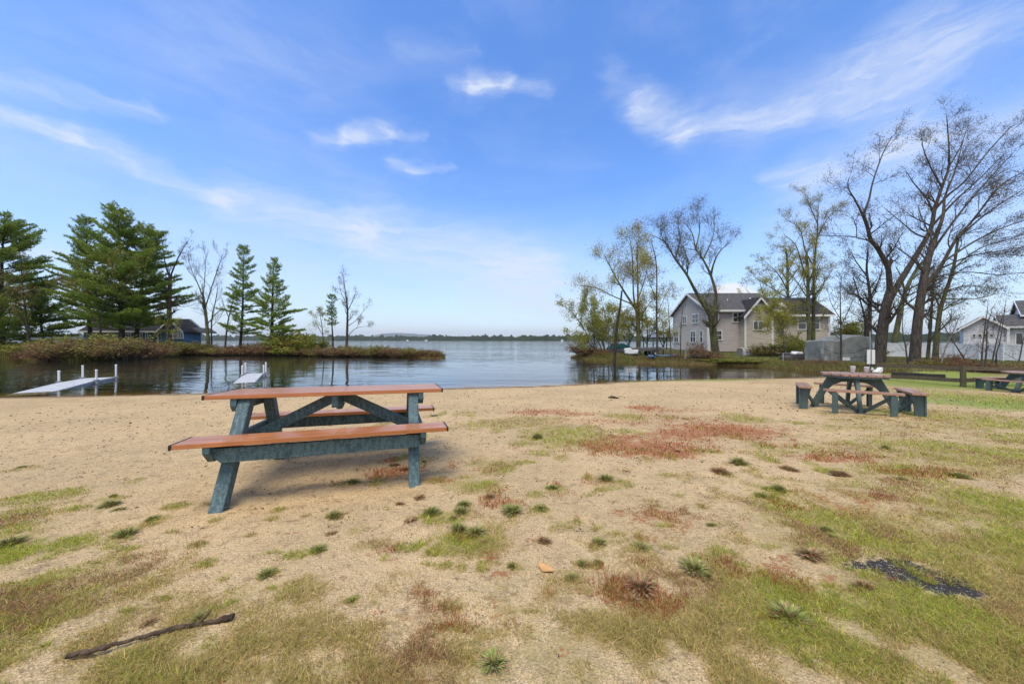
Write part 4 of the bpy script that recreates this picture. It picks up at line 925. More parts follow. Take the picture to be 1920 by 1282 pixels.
m = MB(); m.prism([(-.5, .28), (.5, .28), (.58, .62), (.1, .60), (-.05, .78), (-.56, .72)], 'y', -.3, .3); m.build('body', M['white'], ct, .04)
for s in (-1, 1):
    for q in (-1, 1):
        m = MB(); m.lathe([(.0, -.06), (.15, -.06), (.18, 0), (.15, .06), (0, .06)], (0, 0, 0), 14); m.v = [(v[0]+s*.36, v[2]+q*.32, v[1]+.17) for v in m.v]; m.build('wheel', M['rubber'], ct)
p = at(1161, 655, 33); cv = empty('covered_boat', (p.x, p.y, gz(p.x, p.y)), 'boat under a teal canvas cover behind the leaning pole', 'boat', None, R(20))
m = MB(); m.prism([(-1.0, .2), (1.0, .2), (1.15, .62), (-1.1, .62)], 'y', -.55, .55); m.build('hull', M['foundation'], cv, .1)
m = MB(); m.prism([(-1.12, .60), (1.17, .60), (.7, .85), (.1, 1.10), (-.35, 1.02), (-1.0, .72)], 'y', -.58, .58); m.build('canvas_cover', M['teal_canvas'], cv, .12)
m = MB(); a, b = at(1284, 676, 24.5), at(1289, 641, 24.7); m.tube([a, a.lerp(b, .5), b], [.055, .05, .045], 7); m.v = [tuple(Vector(v)-a) for v in m.v]
o = m.build('pale_post', M['bark_pale']); o.location = a; tag(o, 'pale leaning wooden post at the water edge before the house', 'post')
m = MB(); a, b = at(1151, 684, 24.5), at(1166, 545, 25); c_ = (a+b)/2+Vector((-.12, 0, 0)); m.tube([a-Vector((0, 0, .4)), a.lerp(b, .25)+Vector((-.03, 0, 0)), c_+Vector((.02, 0, 0)), a.lerp(b, .75), b], [.11, .10, .09, .08, .06], 8); m.v = [tuple(Vector(v)-a) for v in m.v]
o = m.build('leaning_pole', M['bark_dark']); o.location = a; tag(o, 'tall dark leaning pole standing in the water by the willow', 'pole')
# white picket crate beside the house
p = at(1404, 668, 30.5); wc = empty('picket_bin', (p.x, p.y, gz(p.x, p.y)), 'white slatted bin of upright bundles against the house', 'bin')
r_ = random.Random(2)
for i in range(8):
    xx = -.68+.19*i; m = MB(); hh = .62+r_.uniform(-.06, .08); m.lathe([(0, 0), (.085, .0), (.095, .1), (.08, hh*.5), (.092, hh*.85), (.05, hh), (0, hh+.01)], (xx, -.2+r_.uniform(-.05, .05), .05), 9); m.lathe([(0, 0), (.085, .0), (.08, hh*.5), (.09, hh*.8), (0, hh+.03)], (xx, .15, .05), 9); m.build('bundle', M['white'], wc)
m = MB(); m.box((0, 0, .03), (1.6, .75, .06)); m.box((-.80, 0, .35), (.03, .75, .7)); m.build('base', M['foundation'], wc)
# upturned skiff and clutter
p = at(1486, 682, 25); sk = empty('rowing_boat', (p.x, p.y, gz(p.x, p.y)), 'dark upturned rowing boat with white seat under the birch', 'boat', None, R(6))
m = MB(); n = 12; v = []; k = 9
for i in range(n+1):
    s = -1+2*i/n; w = .5*(1-abs(s)**2.6)+.03
    for j in range(k): a = math.pi*j/(k-1); v.append((s*1.05, math.cos(a)*w, .08+math.sin(a)*.42*(1-.5*abs(s)**3)))
m.add(v, [(i*k+j, i*k+j+1, (i+1)*k+j+1, (i+1)*k+j) for i in range(n) for j in range(k-1)]+[tuple(range(k)), tuple(range(n*k, n*k+k))], True); m.build('hull', M['hull'], sk)
m = MB(); m.prism([(-.05, .46), (.65, .46), (.55, .62), (.1, .66)], 'y', -.28, .2); m.build('seat', M['white'], sk, .04)
m = MB(); m.bar((-.95, -.2, .55), (-1.25, -.5, .0), .05, .05); m.bar((-1.0, -.2, .52), (-.2, -.1, .56), .05, .06); m.bar((-.9, .1, .5), (-1.3, .1, .62), .04, .04); m.build('trestle', M['foundation'], sk)
m = MB(); m.tube([(1.2, -.1, .0), (1.15, -.1, .45)], .03, 6); m.tube([(1.0, -.4, .0), (1.1, -.35, .40)], .025, 6); m.build('stake', M['foundation'], sk)
# tarpaulin covered pile
p = at(1570, 683, 24); tp = empty('tarpaulin_pile', (p.x, p.y, gz(p.x, p.y)), 'tall pile shrouded in a grey sagging tarpaulin among saplings', 'tarpaulin')
nu, nv = 80, 26; v = []
for j in range(nv+1):
    for i in range(nu):
        a = 2*math.pi*i/nu; c_, s_ = math.cos(a), math.sin(a); ex = .28
        x_ = 1.62*math.copysign(abs(c_)**ex, c_); y_ = .9*math.copysign(abs(s_)**ex, s_); t = j/nv
        z_ = 1.72*(1-t)+.02; top = 1.42+.34*sst(np.float64(x_), -.5, .1)-.10*sst(np.float64(x_), .8, 1.6)
        fold = .05*math.sin(a*13+2*t)+.035*math.sin(a*29+1)+.03*math.sin(a*7-6*t); g_ = 1+(.02+.07*t)*0+fold*(.25+.9*t)
        v.append((x_*g_, y_*g_+.03*math.sin(x_*7), float(top)*(1-t)+.0*t+.05*math.sin(x_*6+y_*3)*(1-t)))
f = [(j*nu+i, j*nu+(i+1) % nu, (j+1)*nu+(i+1) % nu, (j+1)*nu+i) for j in range(nv) for i in range(nu)]
tv = len(v)
for q in range(1, 6):
    for i in range(nu): x_, y_, z_ = v[i]; s = 1-q/6; v.append((x_*s, y_*s, z_+.09*(1-s)+.03*math.sin(x_*8*s+q)))
for q in range(5):
    a0 = 0 if q == 0 else tv+(q-1)*nu; b0 = tv+q*nu
    f += [(a0+i, b0+i, b0+(i+1) % nu, a0+(i+1) % nu) for i in range(nu)]
m = MB(); m.add(v, f, True); m.add([v[tv+4*nu+i] for i in range(nu)], [tuple(range(nu))]); m.build('tarpaulin', M['tarp'], tp)
m = MB(); m.tube([(-1.68, -.75, .9), (-.8, -1.0, .55), (.2, -1.02, .62), (1.0, -1.0, .95), (1.7, -.7, 1.05)], .014, 5); m.tube([(-1.68, -.7, .5), (-.3, -1.05, .25), (.9, -1.02, .4), (1.7, -.7, .5)], .014, 5); m.build('rope', M['bark_dark'], tp)
m = MB(); m.box((1.15, -1.12, .18), (.35, .2, .08)); m.box((-.45, -1.06, .22), (.5, .1, .2)); m.build('white_board', M['white'], tp)
# car behind the shrubs of the spit
p = at(197, 650, 40); car = empty('parked_car', (p.x, p.y, gz(p.x, p.y)), 'pale blue car parked behind the shrubs of the spit', 'car', None, R(4))
m = MB(); m.prism([(-2.1, .3), (2.1, .3), (2.15, .7), (1.9, .86), (-1.9, .92), (-2.15, .75)], 'y', -.85, .85); m.build('body', M['carpaint'], car, .08)
m = MB(); m.prism([(-1.5, .9), (1.15, .88), (.55, 1.42), (-1.0, 1.45)], 'y', -.72, .72); cb = m.build('cabin', M['glass'], car, .06)
m = MB(); m.prism([(-1.05, 1.43), (.6, 1.41), (.5, 1.5), (-.95, 1.52)], 'y', -.70, .70); m.build('roof', M['white'], car, .03)
for s in (-1.3, 1.3):
    for q in (-1, 1):
        m = MB(); m.lathe([(0, -.11), (.28, -.11), (.32, -.06), (.32, .06), (.28, .11), (0, .11)], (0, 0, 0), 18); m.v = [(v_[0]+s, v_[2]+q*.78, v_[1]+.32) for v_ in m.v]; m.build('wheel', M['rubber'], car)

# ------------------------------------------------------------------ trees
def tubes(polys, n=4):
    """many tapered tubes at once; polys = list of (points, radii)"""
    V, Fc = [], []; off = 0; groups = {}
    for p, r in polys: groups.setdefault(len(p), []).append((p, r))
    for k, L in groups.items():
        P = np.array([[(q[0], q[1], q[2]) for q in p] for p, _ in L]); Rr = np.array([r for _, r in L]); m = len(L)
        T = np.empty_like(P); T[:, 1:-1] = P[:, 2:]-P[:, :-2]; T[:, 0] = P[:, 1]-P[:, 0]; T[:, -1] = P[:, -1]-P[:, -2]
        T /= np.maximum(np.linalg.norm(T, axis=2, keepdims=True), 1e-9)
        ov = P[:, -1]-P[:, 0]; ref = np.where((np.abs(ov[:, 2]) > np.abs(ov[:, 0]))[:, None], np.array([1., .2, 0]), np.array([.1, .2, 1.]))[:, None, :]
        A = np.cross(T, np.broadcast_to(ref, T.shape)); A /= np.maximum(np.linalg.norm(A, axis=2, keepdims=True), 1e-9); B = np.cross(T, A)
        w = 2*np.pi*np.arange(n)/n
        ring = P[:, :, None, :]+(A[:, :, None, :]*np.cos(w)[:, None]+B[:, :, None, :]*np.sin(w)[:, None])*Rr[:, :, None, None]
        V.append(ring.reshape(-1, 3)); i = np.arange(m)[:, None, None]*k*n+np.arange(k-1)[None, :, None]*n; j = np.arange(n)[None, None, :]; j2 = (j+1) % n
        q = np.stack(np.broadcast_arrays(i+j, i+j2, i+n+j2, i+n+j), -1).reshape(-1, 4)+off; Fc.append(q); off += m*k*n
    return np.concatenate(V), np.concatenate(Fc)
def tube_obj(name, polys, n, mat, parent, o):
    v, f = tubes(polys, n); return link(name, np_mesh(name, v-np.array(o), f, mat, True), parent)
def leaf_obj(name, P, size, mat, parent, o, rng, aspect=.55, tint=None, flat=0, droop=0):
    """leaf-sized faces at the points P"""
    P = np.asarray(P, float); n = len(P); s = size*rng.uniform(.6, 1.4, n)[:, None]
    a = rng.normal(0, 1, (n, 3)); a[:, 2] = a[:, 2]*(1-flat)-droop; a /= np.linalg.norm(a, axis=1, keepdims=True)
    b = np.cross(a, rng.normal(0, 1, (n, 3))); b /= np.maximum(np.linalg.norm(b, axis=1, keepdims=True), 1e-6)
    v = np.empty((n, 4, 3)); v[:, 0] = P-a*s*.5; v[:, 1] = P+b*s*aspect*.5; v[:, 2] = P+a*s*.5; v[:, 3] = P-b*s*aspect*.5
    t = rng.random(n) if tint is None else np.clip(tint, 0, 1)
    return link(name, np_mesh(name, v.reshape(-1, 3)-np.array(o), np.arange(n*4).reshape(n, 4), mat, False, None, {'tint': t}), parent)
def limb(pts, D, r0, r1, dy=0.0, rnd=None):
    """hand placed limb: photo pixels, trunk depth D, leaning dy metres away along its length"""
    n = len(pts); w = [at(px, py, D+dy*i/max(1, n-1)) for i, (px, py) in enumerate(pts)]
    # smooth subdivision (Catmull-Rom)
    out = []
    for i in range(n-1):
        p0, p1, p2, p3 = w[max(0, i-1)], w[i], w[i+1], w[min(n-1, i+2)]
        for k in range(4):
            t = k/4; out.append(.5*((2*p1)+(p2-p0)*t+(2*p0-5*p1+4*p2-p3)*t*t+(3*p1-p0-3*p2+p3)*t**3))
    out.append(w[-1]); m = len(out); r0 *= .84; r1 *= .84
    return out, [r0+(r1-r0)*(i/(m-1))**.85 for i in range(m)]
def grow(limbs, rng, dens=1.6, L1=2.6, t0=.3, nk=(6, 4), up=.10, wind=(0, 0, 0), ang=(30, 65), rmin=.008, kink=.16, shrink=1.0, short_top=.55):
    """side branches, twigs and twiglets on the given limbs; returns polylines and the twig tips"""
    polys, tips = [], []; W = Vector(wind); gs = rng.gauss
    def branch(p, d, L, r, lvl):
        k = (6, 4, 3)[lvl]; pts = [p]; q = p; dd = d
        for i in range(k):
            dd = (dd+Vector((gs(0, kink), gs(0, kink), gs(0, kink)+up))+W).normalized(); q = q+dd*(L/k); pts.append(q)
        rr_ = [max(rmin*(.75 if lvl else 1), r*(1-.75*i/k)) for i in range(k+1)]
        polys.append((pts, rr_))
        if lvl == 2 or L < .28: tips.extend(pts[1:]); return
        n = max(2, int(nk[lvl]*(.6+.8*rng.random())*min(1.3, L/(L1*(.55, .24)[lvl])+.25)))
        for j in range(n):
            t = rng.uniform(.22, 1.0) if j else 1.0; x = t*k; i = min(k-1, int(x)); b = pts[i].lerp(pts[i+1], x-i); tg = (pts[i+1]-pts[i]).normalized()
            ax = tg.cross(Vector((gs(0, 1), gs(0, 1), gs(0, 1)))).normalized(); a = R(rng.uniform(*ang))*(.35 if j == 0 else 1)
            branch(b, Matrix.Rotation(a, 3, ax) @ tg, L*rng.uniform(.32, .6)*(1.15-.45*t), max(rmin, rr_[i]*.6), lvl+1)
    for pts, rad in limbs:
        n = len(pts); seg = [(pts[i+1]-pts[i]).length for i in range(n-1)]; Lt = sum(seg); cnt = max(3, int(dens*Lt*(1-t0)))
        for j in range(cnt+1):
            t = 1.0 if j == cnt else t0+(1-t0)*(j+rng.random())/cnt; s = t*Lt; i = 0
            while i < n-2 and s > seg[i]: s -= seg[i]; i += 1
            b = pts[i].lerp(pts[i+1], min(1, s/seg[i])); tg = (pts[i+1]-pts[i]).normalized()
            ax = tg.cross(Vector((gs(0, 1), gs(0, 1), gs(0, 1)))).normalized(); a = R(rng.uniform(*ang))*(.2 if t == 1 else 1)
            branch(b, Matrix.Rotation(a, 3, ax) @ tg, L1*rng.uniform(.55, 1.1)*(1.1-short_top*t)*shrink, max(rmin*1.5, rad[i]*.5), 0)
    return polys, tips
def decid(name, label, limbs, seed, barkm, leafm, nleaf=2.0, lsize=.07, group=None, spread=.13, flare=True, **kw):
    """bare or budding broadleaf tree: trunk and limbs by hand, branches and buds grown"""
    rng = random.Random(seed); nr = np.random.default_rng(seed)
    b0 = limbs[0][0][0]; g0 = gz(b0.x, b0.y)
    base = Vector((b0.x, b0.y, g0))
    root = [(Vector((b0.x, b0.y, g0-.25)))]
    lb = [([*root, *limbs[0][0]], [limbs[0][1][0]*(1.5 if flare else 1.05), *limbs[0][1]])]+limbs[1:] if b0.z > g0-.2 else limbs
    t = empty(name, base, label, 'tree', group)
    tube_obj('trunk', lb, 9, barkm, t, base)
    polys, tips = grow(limbs, rng, **kw)
    tube_obj('branches', polys, 3, barkm, t, base)
    if nleaf > 0 and leafm is not None:
        T = np.array([(p.x, p.y, p.z) for p in tips]); k = int(len(T)*nleaf); P = T[nr.integers(0, len(T), k)]+nr.normal(0, spread, (k, 3))
        tint = fbm(P[:, 0]*.5+P[:, 1]*.35, P[:, 2]*.5, 3)*1.5-.25+nr.normal(0, .22, k)
        leaf_obj('crown', P, lsize, leafm, t, base, nr, .6, tint)
    return t
def pine(name, label, px, pyb, pxt, pyt, D, hw, seed, t0=.18, mat='needle', r=.2, group=None, step=.42, dens=1.0, side=None, lenf=None, asc=.18, tuft=.26):
    """white pine: whorls of tiered branches carrying tufts of needles; hw = half width in photo pixels"""
    rng = random.Random(seed); nr = np.random.default_rng(seed); B = at(px, pyb, D); B.z = gz(B.x, B.y); Tp = at(pxt, pyt, D); Hh = Tp.z-B.z; Wd = hw/F*D
    t = empty(name, B, label, 'tree', group); ax = lambda s: B.lerp(Tp, s)+Vector((.12*math.sin(3*s+seed), .12*math.cos(4*s+seed), 0))*s*(1-s)*4
    tube_obj('trunk', [([ax(i/12)-(Vector((0, 0, .3)) if i == 0 else Vector()) for i in range(13)], [max(.02, r*(1-.93*i/12)) for i in range(13)])], 8, M['bark_dark'], t, B)
    polys = []; tw = []; z = t0*Hh; ph = rng.random()*6
    prof = lenf or (lambda s: (1-s)**.75*(.55+.45*min(1, (s-t0)/.22+.35)))
    while z < Hh*.985:
        s = z/Hh; nb = rng.choice((4, 5, 5, 6)); ph += rng.uniform(.4, 1.1)
        for k in range(nb):
            a = ph+2*math.pi*k/nb+rng.uniform(-.35, .35); L = max(.22, Wd*prof(s)*rng.uniform(.45, 1.28))
            if side: L *= side(a, s)
            if rng.random() < .22 or math.sin(z*3.1+a*1.7+seed) > .86: continue
            p = ax(min(1, s+rng.uniform(-.01, .01))); d = Vector((math.cos(a), math.sin(a), asc+.75*s**2-.25*(1-s)*rng.random())).normalized(); pts = [p]; m = 6
            for i in range(m):
                d = (d+Vector((rng.gauss(0, .07), rng.gauss(0, .07), rng.gauss(.035, .05)))).normalized(); pts.append(pts[-1]+d*L/m)
            polys.append((pts, [max(.008, .016*L**.8*(1-.85*i/m)+.006) for i in range(m+1)]))
            nn = max(3, int(L/.17*dens))
            for j in range(nn):
                f = .22+.78*(j+rng.random())/nn; x = f*m; i = min(m-1, int(x)); q = pts[i].lerp(pts[i+1], x-i); tg = (pts[i+1]-pts[i]).normalized(); lt = tg.cross(Vector((0, 0, 1))).normalized()
                l2 = (L*.30*(1.15-f)+.14)*rng.uniform(.6, 1.25)
                for sg in (-1, 1):
                    dr = (tg*.75+lt*sg*rng.uniform(.4, 1)+Vector((0, 0, rng.uniform(.0, .28)))).normalized(); tw.append((q, dr, l2))
            tw.append((pts[-1]-tg*.1, tg, .3))
        z += step*rng.uniform(.75, 1.3)*(1.05-.45*s)
    tube_obj('branches', polys, 4, M['bark_dark'], t, B)
    Q = np.array([(*q,) for q, _, _ in tw]); Dr = np.array([(*d,) for _, d, _ in tw]); Ls = np.array([l for _, _, l in tw])
    Ps, Ds = [], []
    cnt = np.maximum(1, np.round(Ls/.15)).astype(int)
    idx = np.repeat(np.arange(len(Q)), cnt*4); n = len(idx); u = nr.random(n)
    P = Q[idx]+Dr[idx]*(Ls[idx]*u)[:, None]+nr.normal(0, .02, (n, 3)); d = Dr[idx]*.9+nr.normal(0, .5, (n, 3))+np.array([0, 0, .18]); d /= np.linalg.norm(d, axis=1, keepdims=True)
    w = np.cross(d, nr.normal(0, 1, (n, 3))); w /= np.linalg.norm(w, axis=1, keepdims=True); ln = tuft*nr.uniform(.6, 1.25, n)[:, None]; wd = .030*nr.uniform(.6, 1.4, n)[:, None]
    v = np.empty((n, 4, 3)); v[:, 0] = P-w*wd*.4; v[:, 1] = P+d*ln*.55-w*wd; v[:, 2] = P+d*ln; v[:, 3] = P+d*ln*.55+w*wd
    tint = .12+.55*fbm(P[:, 0]*.6, P[:, 2]*.9+P[:, 1]*.4, 3)+nr.normal(0, .14, n)
    link('crown', np_mesh('crown', v.reshape(-1, 3)-np.array(B), np.arange(n*4).reshape(n, 4), M[mat], False, None, {'tint': np.clip(tint, 0, 1)}), t)
    return t

# --- left spit: white pines
pg = 'white pines on the left spit'
pine('white_pine', 'tall pine cut off by the left edge of the picture', 2, 655, 8, 404, 37, 100, 1, .08, r=.26, group=pg, dens=1.1, lenf=lambda s: (1-s)**.5*(.62+.38*min(1, (s-.1)/.2+.3)))
pine('white_pine', 'shorter ragged pine between the edge pine and the tall cluster', 82, 655, 76, 528, 39, 54, 2, .06, r=.15, group=pg, dens=1.1, lenf=lambda s: (1-s)**.5*(.62+.38*min(1, (s-.1)/.2+.3)))
pine('white_pine', 'left pine of the tall cluster with a thin ragged top', 172, 655, 160, 408, 40, 66, 3, .2, r=.22, group=pg, lenf=lambda s: (1-s)**.5*(.62+.38*min(1, (s-.1)/.2+.3)))
pine('white_pine', 'tallest broad pine in the middle of the pine cluster', 231, 655, 220, 393, 37.5, 90, 4, .16, r=.27, group=pg, dens=1.2, lenf=lambda s: (1-s)**.5*(.62+.38*min(1, (s-.1)/.2+.3)))
pine('white_pine', 'right pine of the tall cluster leaning over the blue cottage roof', 253, 655, 276, 424, 39.5, 80, 5, .2, r=.24, group=pg, lenf=lambda s: (1-s)**.5*(.62+.38*min(1, (s-.1)/.2+.3)))
pine('white_pine', 'slim open pine standing alone right of the bare trees', 450, 650, 458, 460, 40.5, 46, 6, .15, r=.17, group=pg, dens=.95, lenf=lambda s: (1-s)**.55*(.6+.4*math.sin(s*40)**2))
pine('white_pine', 'broad pine with long low branches reaching over the lake', 507, 650, 514, 483, 38.5, 60, 7, .12, r=.22, group=pg, dens=1.2,
     side=lambda a, s: (1.55 if (math.cos(a) > .5 and s < .5) else .95), lenf=lambda s: (1-s)**.7*(.75+.25*math.sin(s*31)))
pine('white_pine', 'small thin pine next to the bare tree on the spit point', 624, 648, 623, 551, 37, 21, 8, .48, mat='needle_dark', r=.11, group=pg, dens=.9, lenf=lambda s: .75*(1-s)**.4)
# --- left spit: bare trees
D = 40
decid('bare_tree', 'bare tree with thick reddish trunk right of the pine cluster',
      [limb([(317, 650), (317.5, 600), (318, 553), (319, 518)], D, .30, .20), limb([(319, 520), (330, 492), (341, 470), (352, 452)], D, .11, .03, -1), limb([(319, 522), (311, 500), (306, 470), (303, 445)], D, .10, .03, 1), limb([(317.5, 560), (340, 575), (365, 570)], D, .05, .02, -1)], 21, M['bark_red'], M['leaf_dark'], 0.8, 0.078, dens=1.8, L1=2.4, nk=(6, 5), t0=.35)
decid('bare_tree', 'bare vase shaped tree before the gap in the spit trees',
      [limb([(391, 650), (389, 620), (385, 582), (381, 555)], D, .24, .14), limb([(382, 560), (370, 530), (360, 508), (353, 485)], D, .09, .02, 1), limb([(381, 556), (384, 520), (386, 480)], D, .08, .02), limb([(384, 580), (398, 535), (410, 500), (417, 478)], D, .09, .02, -1), limb([(397, 648), (397, 600), (405, 560), (408, 540)], D+.5, .11, .03)], 22, M['bark_moss'], None, 0, dens=2.0, L1=2.6, nk=(6, 5), t0=.3, up=.16, ang=(20, 50))
decid('bare_tree', 'thin dark leaning tree left of the slim open pine', [limb([(422.5, 648), (425, 620), (429, 595), (438, 560)], 39.5, .12, .05), limb([(429, 596), (421, 575), (416, 560)], 39.5, .05, .02)], 23, M['bark'], M['leaf_dark'], .5, dens=1.3, L1=1.5, nk=(4, 3))
decid('bare_tree', 'slender bare tree with sparse buds near the spit point',
      [limb([(650, 648), (651, 615), (651.5, 583), (649, 555)], 37, .17, .09), limb([(649, 556), (646, 535), (644, 520)], 37, .07, .02), limb([(651, 585), (660, 566), (667, 550)], 37, .06, .02, -.5), limb([(650, 570), (641, 552), (637, 538)], 37, .05, .02, .6), limb([(651, 612), (668, 600), (684, 580)], 37, .05, .015, -1), limb([(652, 630), (668, 615), (686, 612)], 37, .05, .015, 1)], 24, M['bark'], M['leaf_dark'], 1.5, 0.078, dens=1.6, L1=1.7, nk=(5, 3), t0=.35)
decid('young_tree', 'young olive leafed tree left of the small thin pine', [limb([(607, 648), (604, 615), (600, 590)], 37.5, .07, .03), limb([(606, 630), (595, 610), (590, 598)], 37.5, .04, .02, .4)], 25, M['bark'], M['leaf_yg'], 3.1, 0.112, dens=2.2, L1=1.4, nk=(5, 3))
decid('young_tree', 'yellow green leafing tree in front of the pine cluster', [limb([(190, 655), (187, 600), (180, 550), (176, 500)], 35.5, .14, .04), limb([(186, 600), (205, 540), (212, 490)], 35.5, .07, .02, -1), limb([(188, 620), (160, 570), (130, 520)], 35.5, .07, .02, .5), limb([(187, 590), (235, 530), (258, 500)], 35.5, .06, .02, -.6)], 26, M['bark'], M['shrub_green'], 1.7, .11, dens=1.6, L1=2.4, nk=(5, 4), t0=.35)
decid('young_tree', 'olive leafing tree in front of the pine at the left edge', [limb([(55, 660), (50, 600), (42, 540), (40, 490)], 34.5, .12, .04), limb([(50, 600), (75, 555), (95, 530)], 34.5, .06, .02), limb([(52, 620), (20, 570), (5, 530)], 34.5, .06, .02)], 27, M['bark'], M['shrub_olive'], 1.4, .11, dens=1.6, L1=2.2, nk=(5, 4), t0=.3)
decid('young_tree', 'mossy green sapling before the cottage gable', [limb([(311, 652), (314, 630), (316, 590)], 38, .12, .06), limb([(305, 652), (300, 620), (297, 600)], 38, .06, .02), limb([(322, 652), (330, 625), (333, 607)], 38, .06, .02)], 28, M['bark_moss'], M['leaf_olive'], 2.1, 0.112, dens=2.0, L1=1.1, nk=(4, 3))

# --- right bank trees
D = 31
decid('bank_tree', 'many stemmed tree with drooping olive limbs by the leaning pole',
      [limb([(1197, 662), (1197, 640), (1196, 600), (1194, 579)], D, .26, .2), limb([(1194, 582), (1175, 554), (1158, 526), (1144, 500), (1133, 478)], D, .15, .03, .5), limb([(1195, 585), (1188, 556), (1186, 486), (1180, 441)], D, .13, .02, -.6), limb([(1196, 590), (1196, 542), (1194.5, 472), (1197, 450)], D, .13, .03, .8), limb([(1190, 572), (1180, 568), (1147, 554), (1119, 540), (1084, 535)], D, .10, .02, -1), limb([(1196, 560), (1207, 530), (1214, 500)], D, .08, .02, -1), limb([(1195, 610), (1210, 580), (1225, 560)], D, .07, .02, -.8)],
      31, M['bark_moss'], M['leaf_olive'], 3.4, .09, spread=.30, dens=2.2, L1=2.1, nk=(6, 5), rmin=.0075, t0=.35, kink=.2)
decid('bank_tree', 'slim dark trunk with fine twigs right of the many stemmed tree', [limb([(1233, 672), (1232, 640), (1231, 585), (1231, 500), (1222, 455)], 27, .12, .03), limb([(1231, 590), (1245, 560), (1255, 540)], 27, .04, .015), limb([(1231, 560), (1218, 530), (1210, 505)], 27, .04, .015)], 32, M['bark'], M['leaf_olive'], 4.2, 0.078, dens=2.4, L1=1.5, nk=(5, 3), t0=.25, ang=(35, 75))
D = 32
decid('forked_maple', 'large forked tree with fine rounded crown before the grey house',
      [limb([(1343, 668), (1341, 655), (1337.7, 627), (1335, 599), (1330.6, 585)], D, .42, .34), limb([(1331, 590), (1315, 565), (1301, 540), (1287, 514), (1265, 484), (1248, 455), (1222, 441)], D, .24, .03, -1.2), limb([(1333, 596), (1341, 573), (1342, 548), (1332, 514), (1318, 486), (1304, 464), (1298, 438), (1282, 416)], D, .22, .03, 1.0),
       limb([(1333, 516), (1338, 495), (1349, 472), (1371, 452)], D+.6, .13, .025, -1.5), limb([(1305, 465), (1312, 430), (1310, 400)], D+.8, .09, .02, .8), limb([(1288, 516), (1290, 490), (1280, 460)], D-.6, .10, .02, .6), limb([(1318, 487), (1335, 450), (1340, 420)], D+.6, .09, .02, .5), limb([(1326, 580), (1316, 560), (1318, 553)], D, .10, .07), limb([(1266, 486), (1275, 450), (1272, 425)], D-.8, .08, .02, -.8), limb([(1248, 456), (1240, 440), (1243, 420)], D-1, .06, .02)],
      33, M['bark_moss'], M['leaf_dark'], 2.3, .068, spread=.30, dens=2.3, L1=2.3, nk=(7, 5), rmin=.0075, t0=.42, kink=.13, up=.10)
decid('thin_sapling', 'left of two thin bare saplings before the grey gable', [limb([(1258, 672), (1257, 640), (1254, 590), (1252, 560)], 25, .05, .02)], 34, M['bark'], M['leaf_red'], .8, .05, 'thin saplings before the grey gable', dens=2.6, L1=.9, nk=(4, 3), t0=.25, rmin=.006)
decid('thin_sapling', 'right of two thin bare saplings before the grey gable', [limb([(1277, 676), (1276, 640), (1278, 600), (1281, 575)], 25, .05, .02)], 39, M['bark'], M['leaf_red'], .8, .05, 'thin saplings before the grey gable', dens=2.6, L1=.9, nk=(4, 3), t0=.25, rmin=.006)
D = 28
decid('twin_trunk_tree', 'twin trunked mossy tree before the right end of the grey house',
      [limb([(1516, 672), (1517, 640), (1515, 561), (1515, 505), (1511, 478)], D, .20, .10), limb([(1525, 672), (1525, 620), (1526, 551), (1526, 496), (1532, 444), (1534, 384)], D+.3, .21, .03), limb([(1515, 520), (1505, 500), (1492, 460), (1470, 440)], D, .08, .02, -.8), limb([(1526, 500), (1510, 470), (1500, 430), (1480, 415)], D, .08, .02, .9), limb([(1532, 446), (1545, 420), (1560, 400)], D, .06, .02, -.8), limb([(1525, 560), (1545, 530), (1562, 505)], D, .06, .02, 1), limb([(1515, 560), (1495, 530), (1482, 512)], D, .06, .02, -1), limb([(1533, 420), (1522, 395), (1512, 372)], D, .05, .015)],
      35, M['bark_moss'], M['leaf_olive'], 2.3, 0.067, dens=2.2, L1=2.1, nk=(6, 5), rmin=.007, t0=.3, kink=.2)
decid('roof_tree', 'tree with pale green buds rising behind the grey house roof',
      [limb([(1479, 662), (1479, 600), (1477, 540), (1476, 488), (1474, 470)], 50, .30, .12), limb([(1477, 545), (1460, 515), (1440, 495)], 50, .13, .03, -1), limb([(1477, 530), (1500, 500), (1520, 490)], 50, .12, .03, 1), limb([(1478, 560), (1455, 545), (1430, 530), (1415, 520)], 50, .12, .03, 1.5), limb([(1478, 560), (1492, 540), (1503, 520)], 50, .10, .03, -1)], 36, M['bark'], M['leaf_yg'], 3.4, 0.123, dens=1.5, L1=3.2, nk=(5, 4), t0=.3, kink=.2)
decid('roof_tree', 'low leafy yellow green tree over the grey cross gable', [limb([(1436, 655), (1436, 600), (1432, 560), (1425, 530)], 46, .16, .04), limb([(1435, 600), (1450, 560), (1462, 540)], 46, .09, .03), limb([(1435, 600), (1415, 560), (1400, 545)], 46, .09, .03)], 46, M['bark'], M['leaf_yg'], 1.8, 0.146, dens=1.6, L1=2.6, nk=(5, 4), t0=.35)
decid('birch', 'white stemmed birch with fresh yellow green leaves by the grey house', [limb([(1475, 672), (1471, 645), (1466, 620), (1461, 600), (1458, 575)], 29, .09, .03), limb([(1463, 605), (1445, 590), (1428, 588)], 29, .04, .012, -.5), limb([(1466, 620), (1480, 600), (1488, 585)], 29, .04, .012, .5), limb([(1461, 600), (1448, 575), (1440, 562)], 29, .03, .012), limb([(1468, 630), (1455, 622), (1440, 625)], 29, .03, .012)], 37, M['bark_pale'], M['leaf_yg'], 5.2, 0.095, dens=3.0, L1=1.4, nk=(5, 4), t0=.15, rmin=.006)
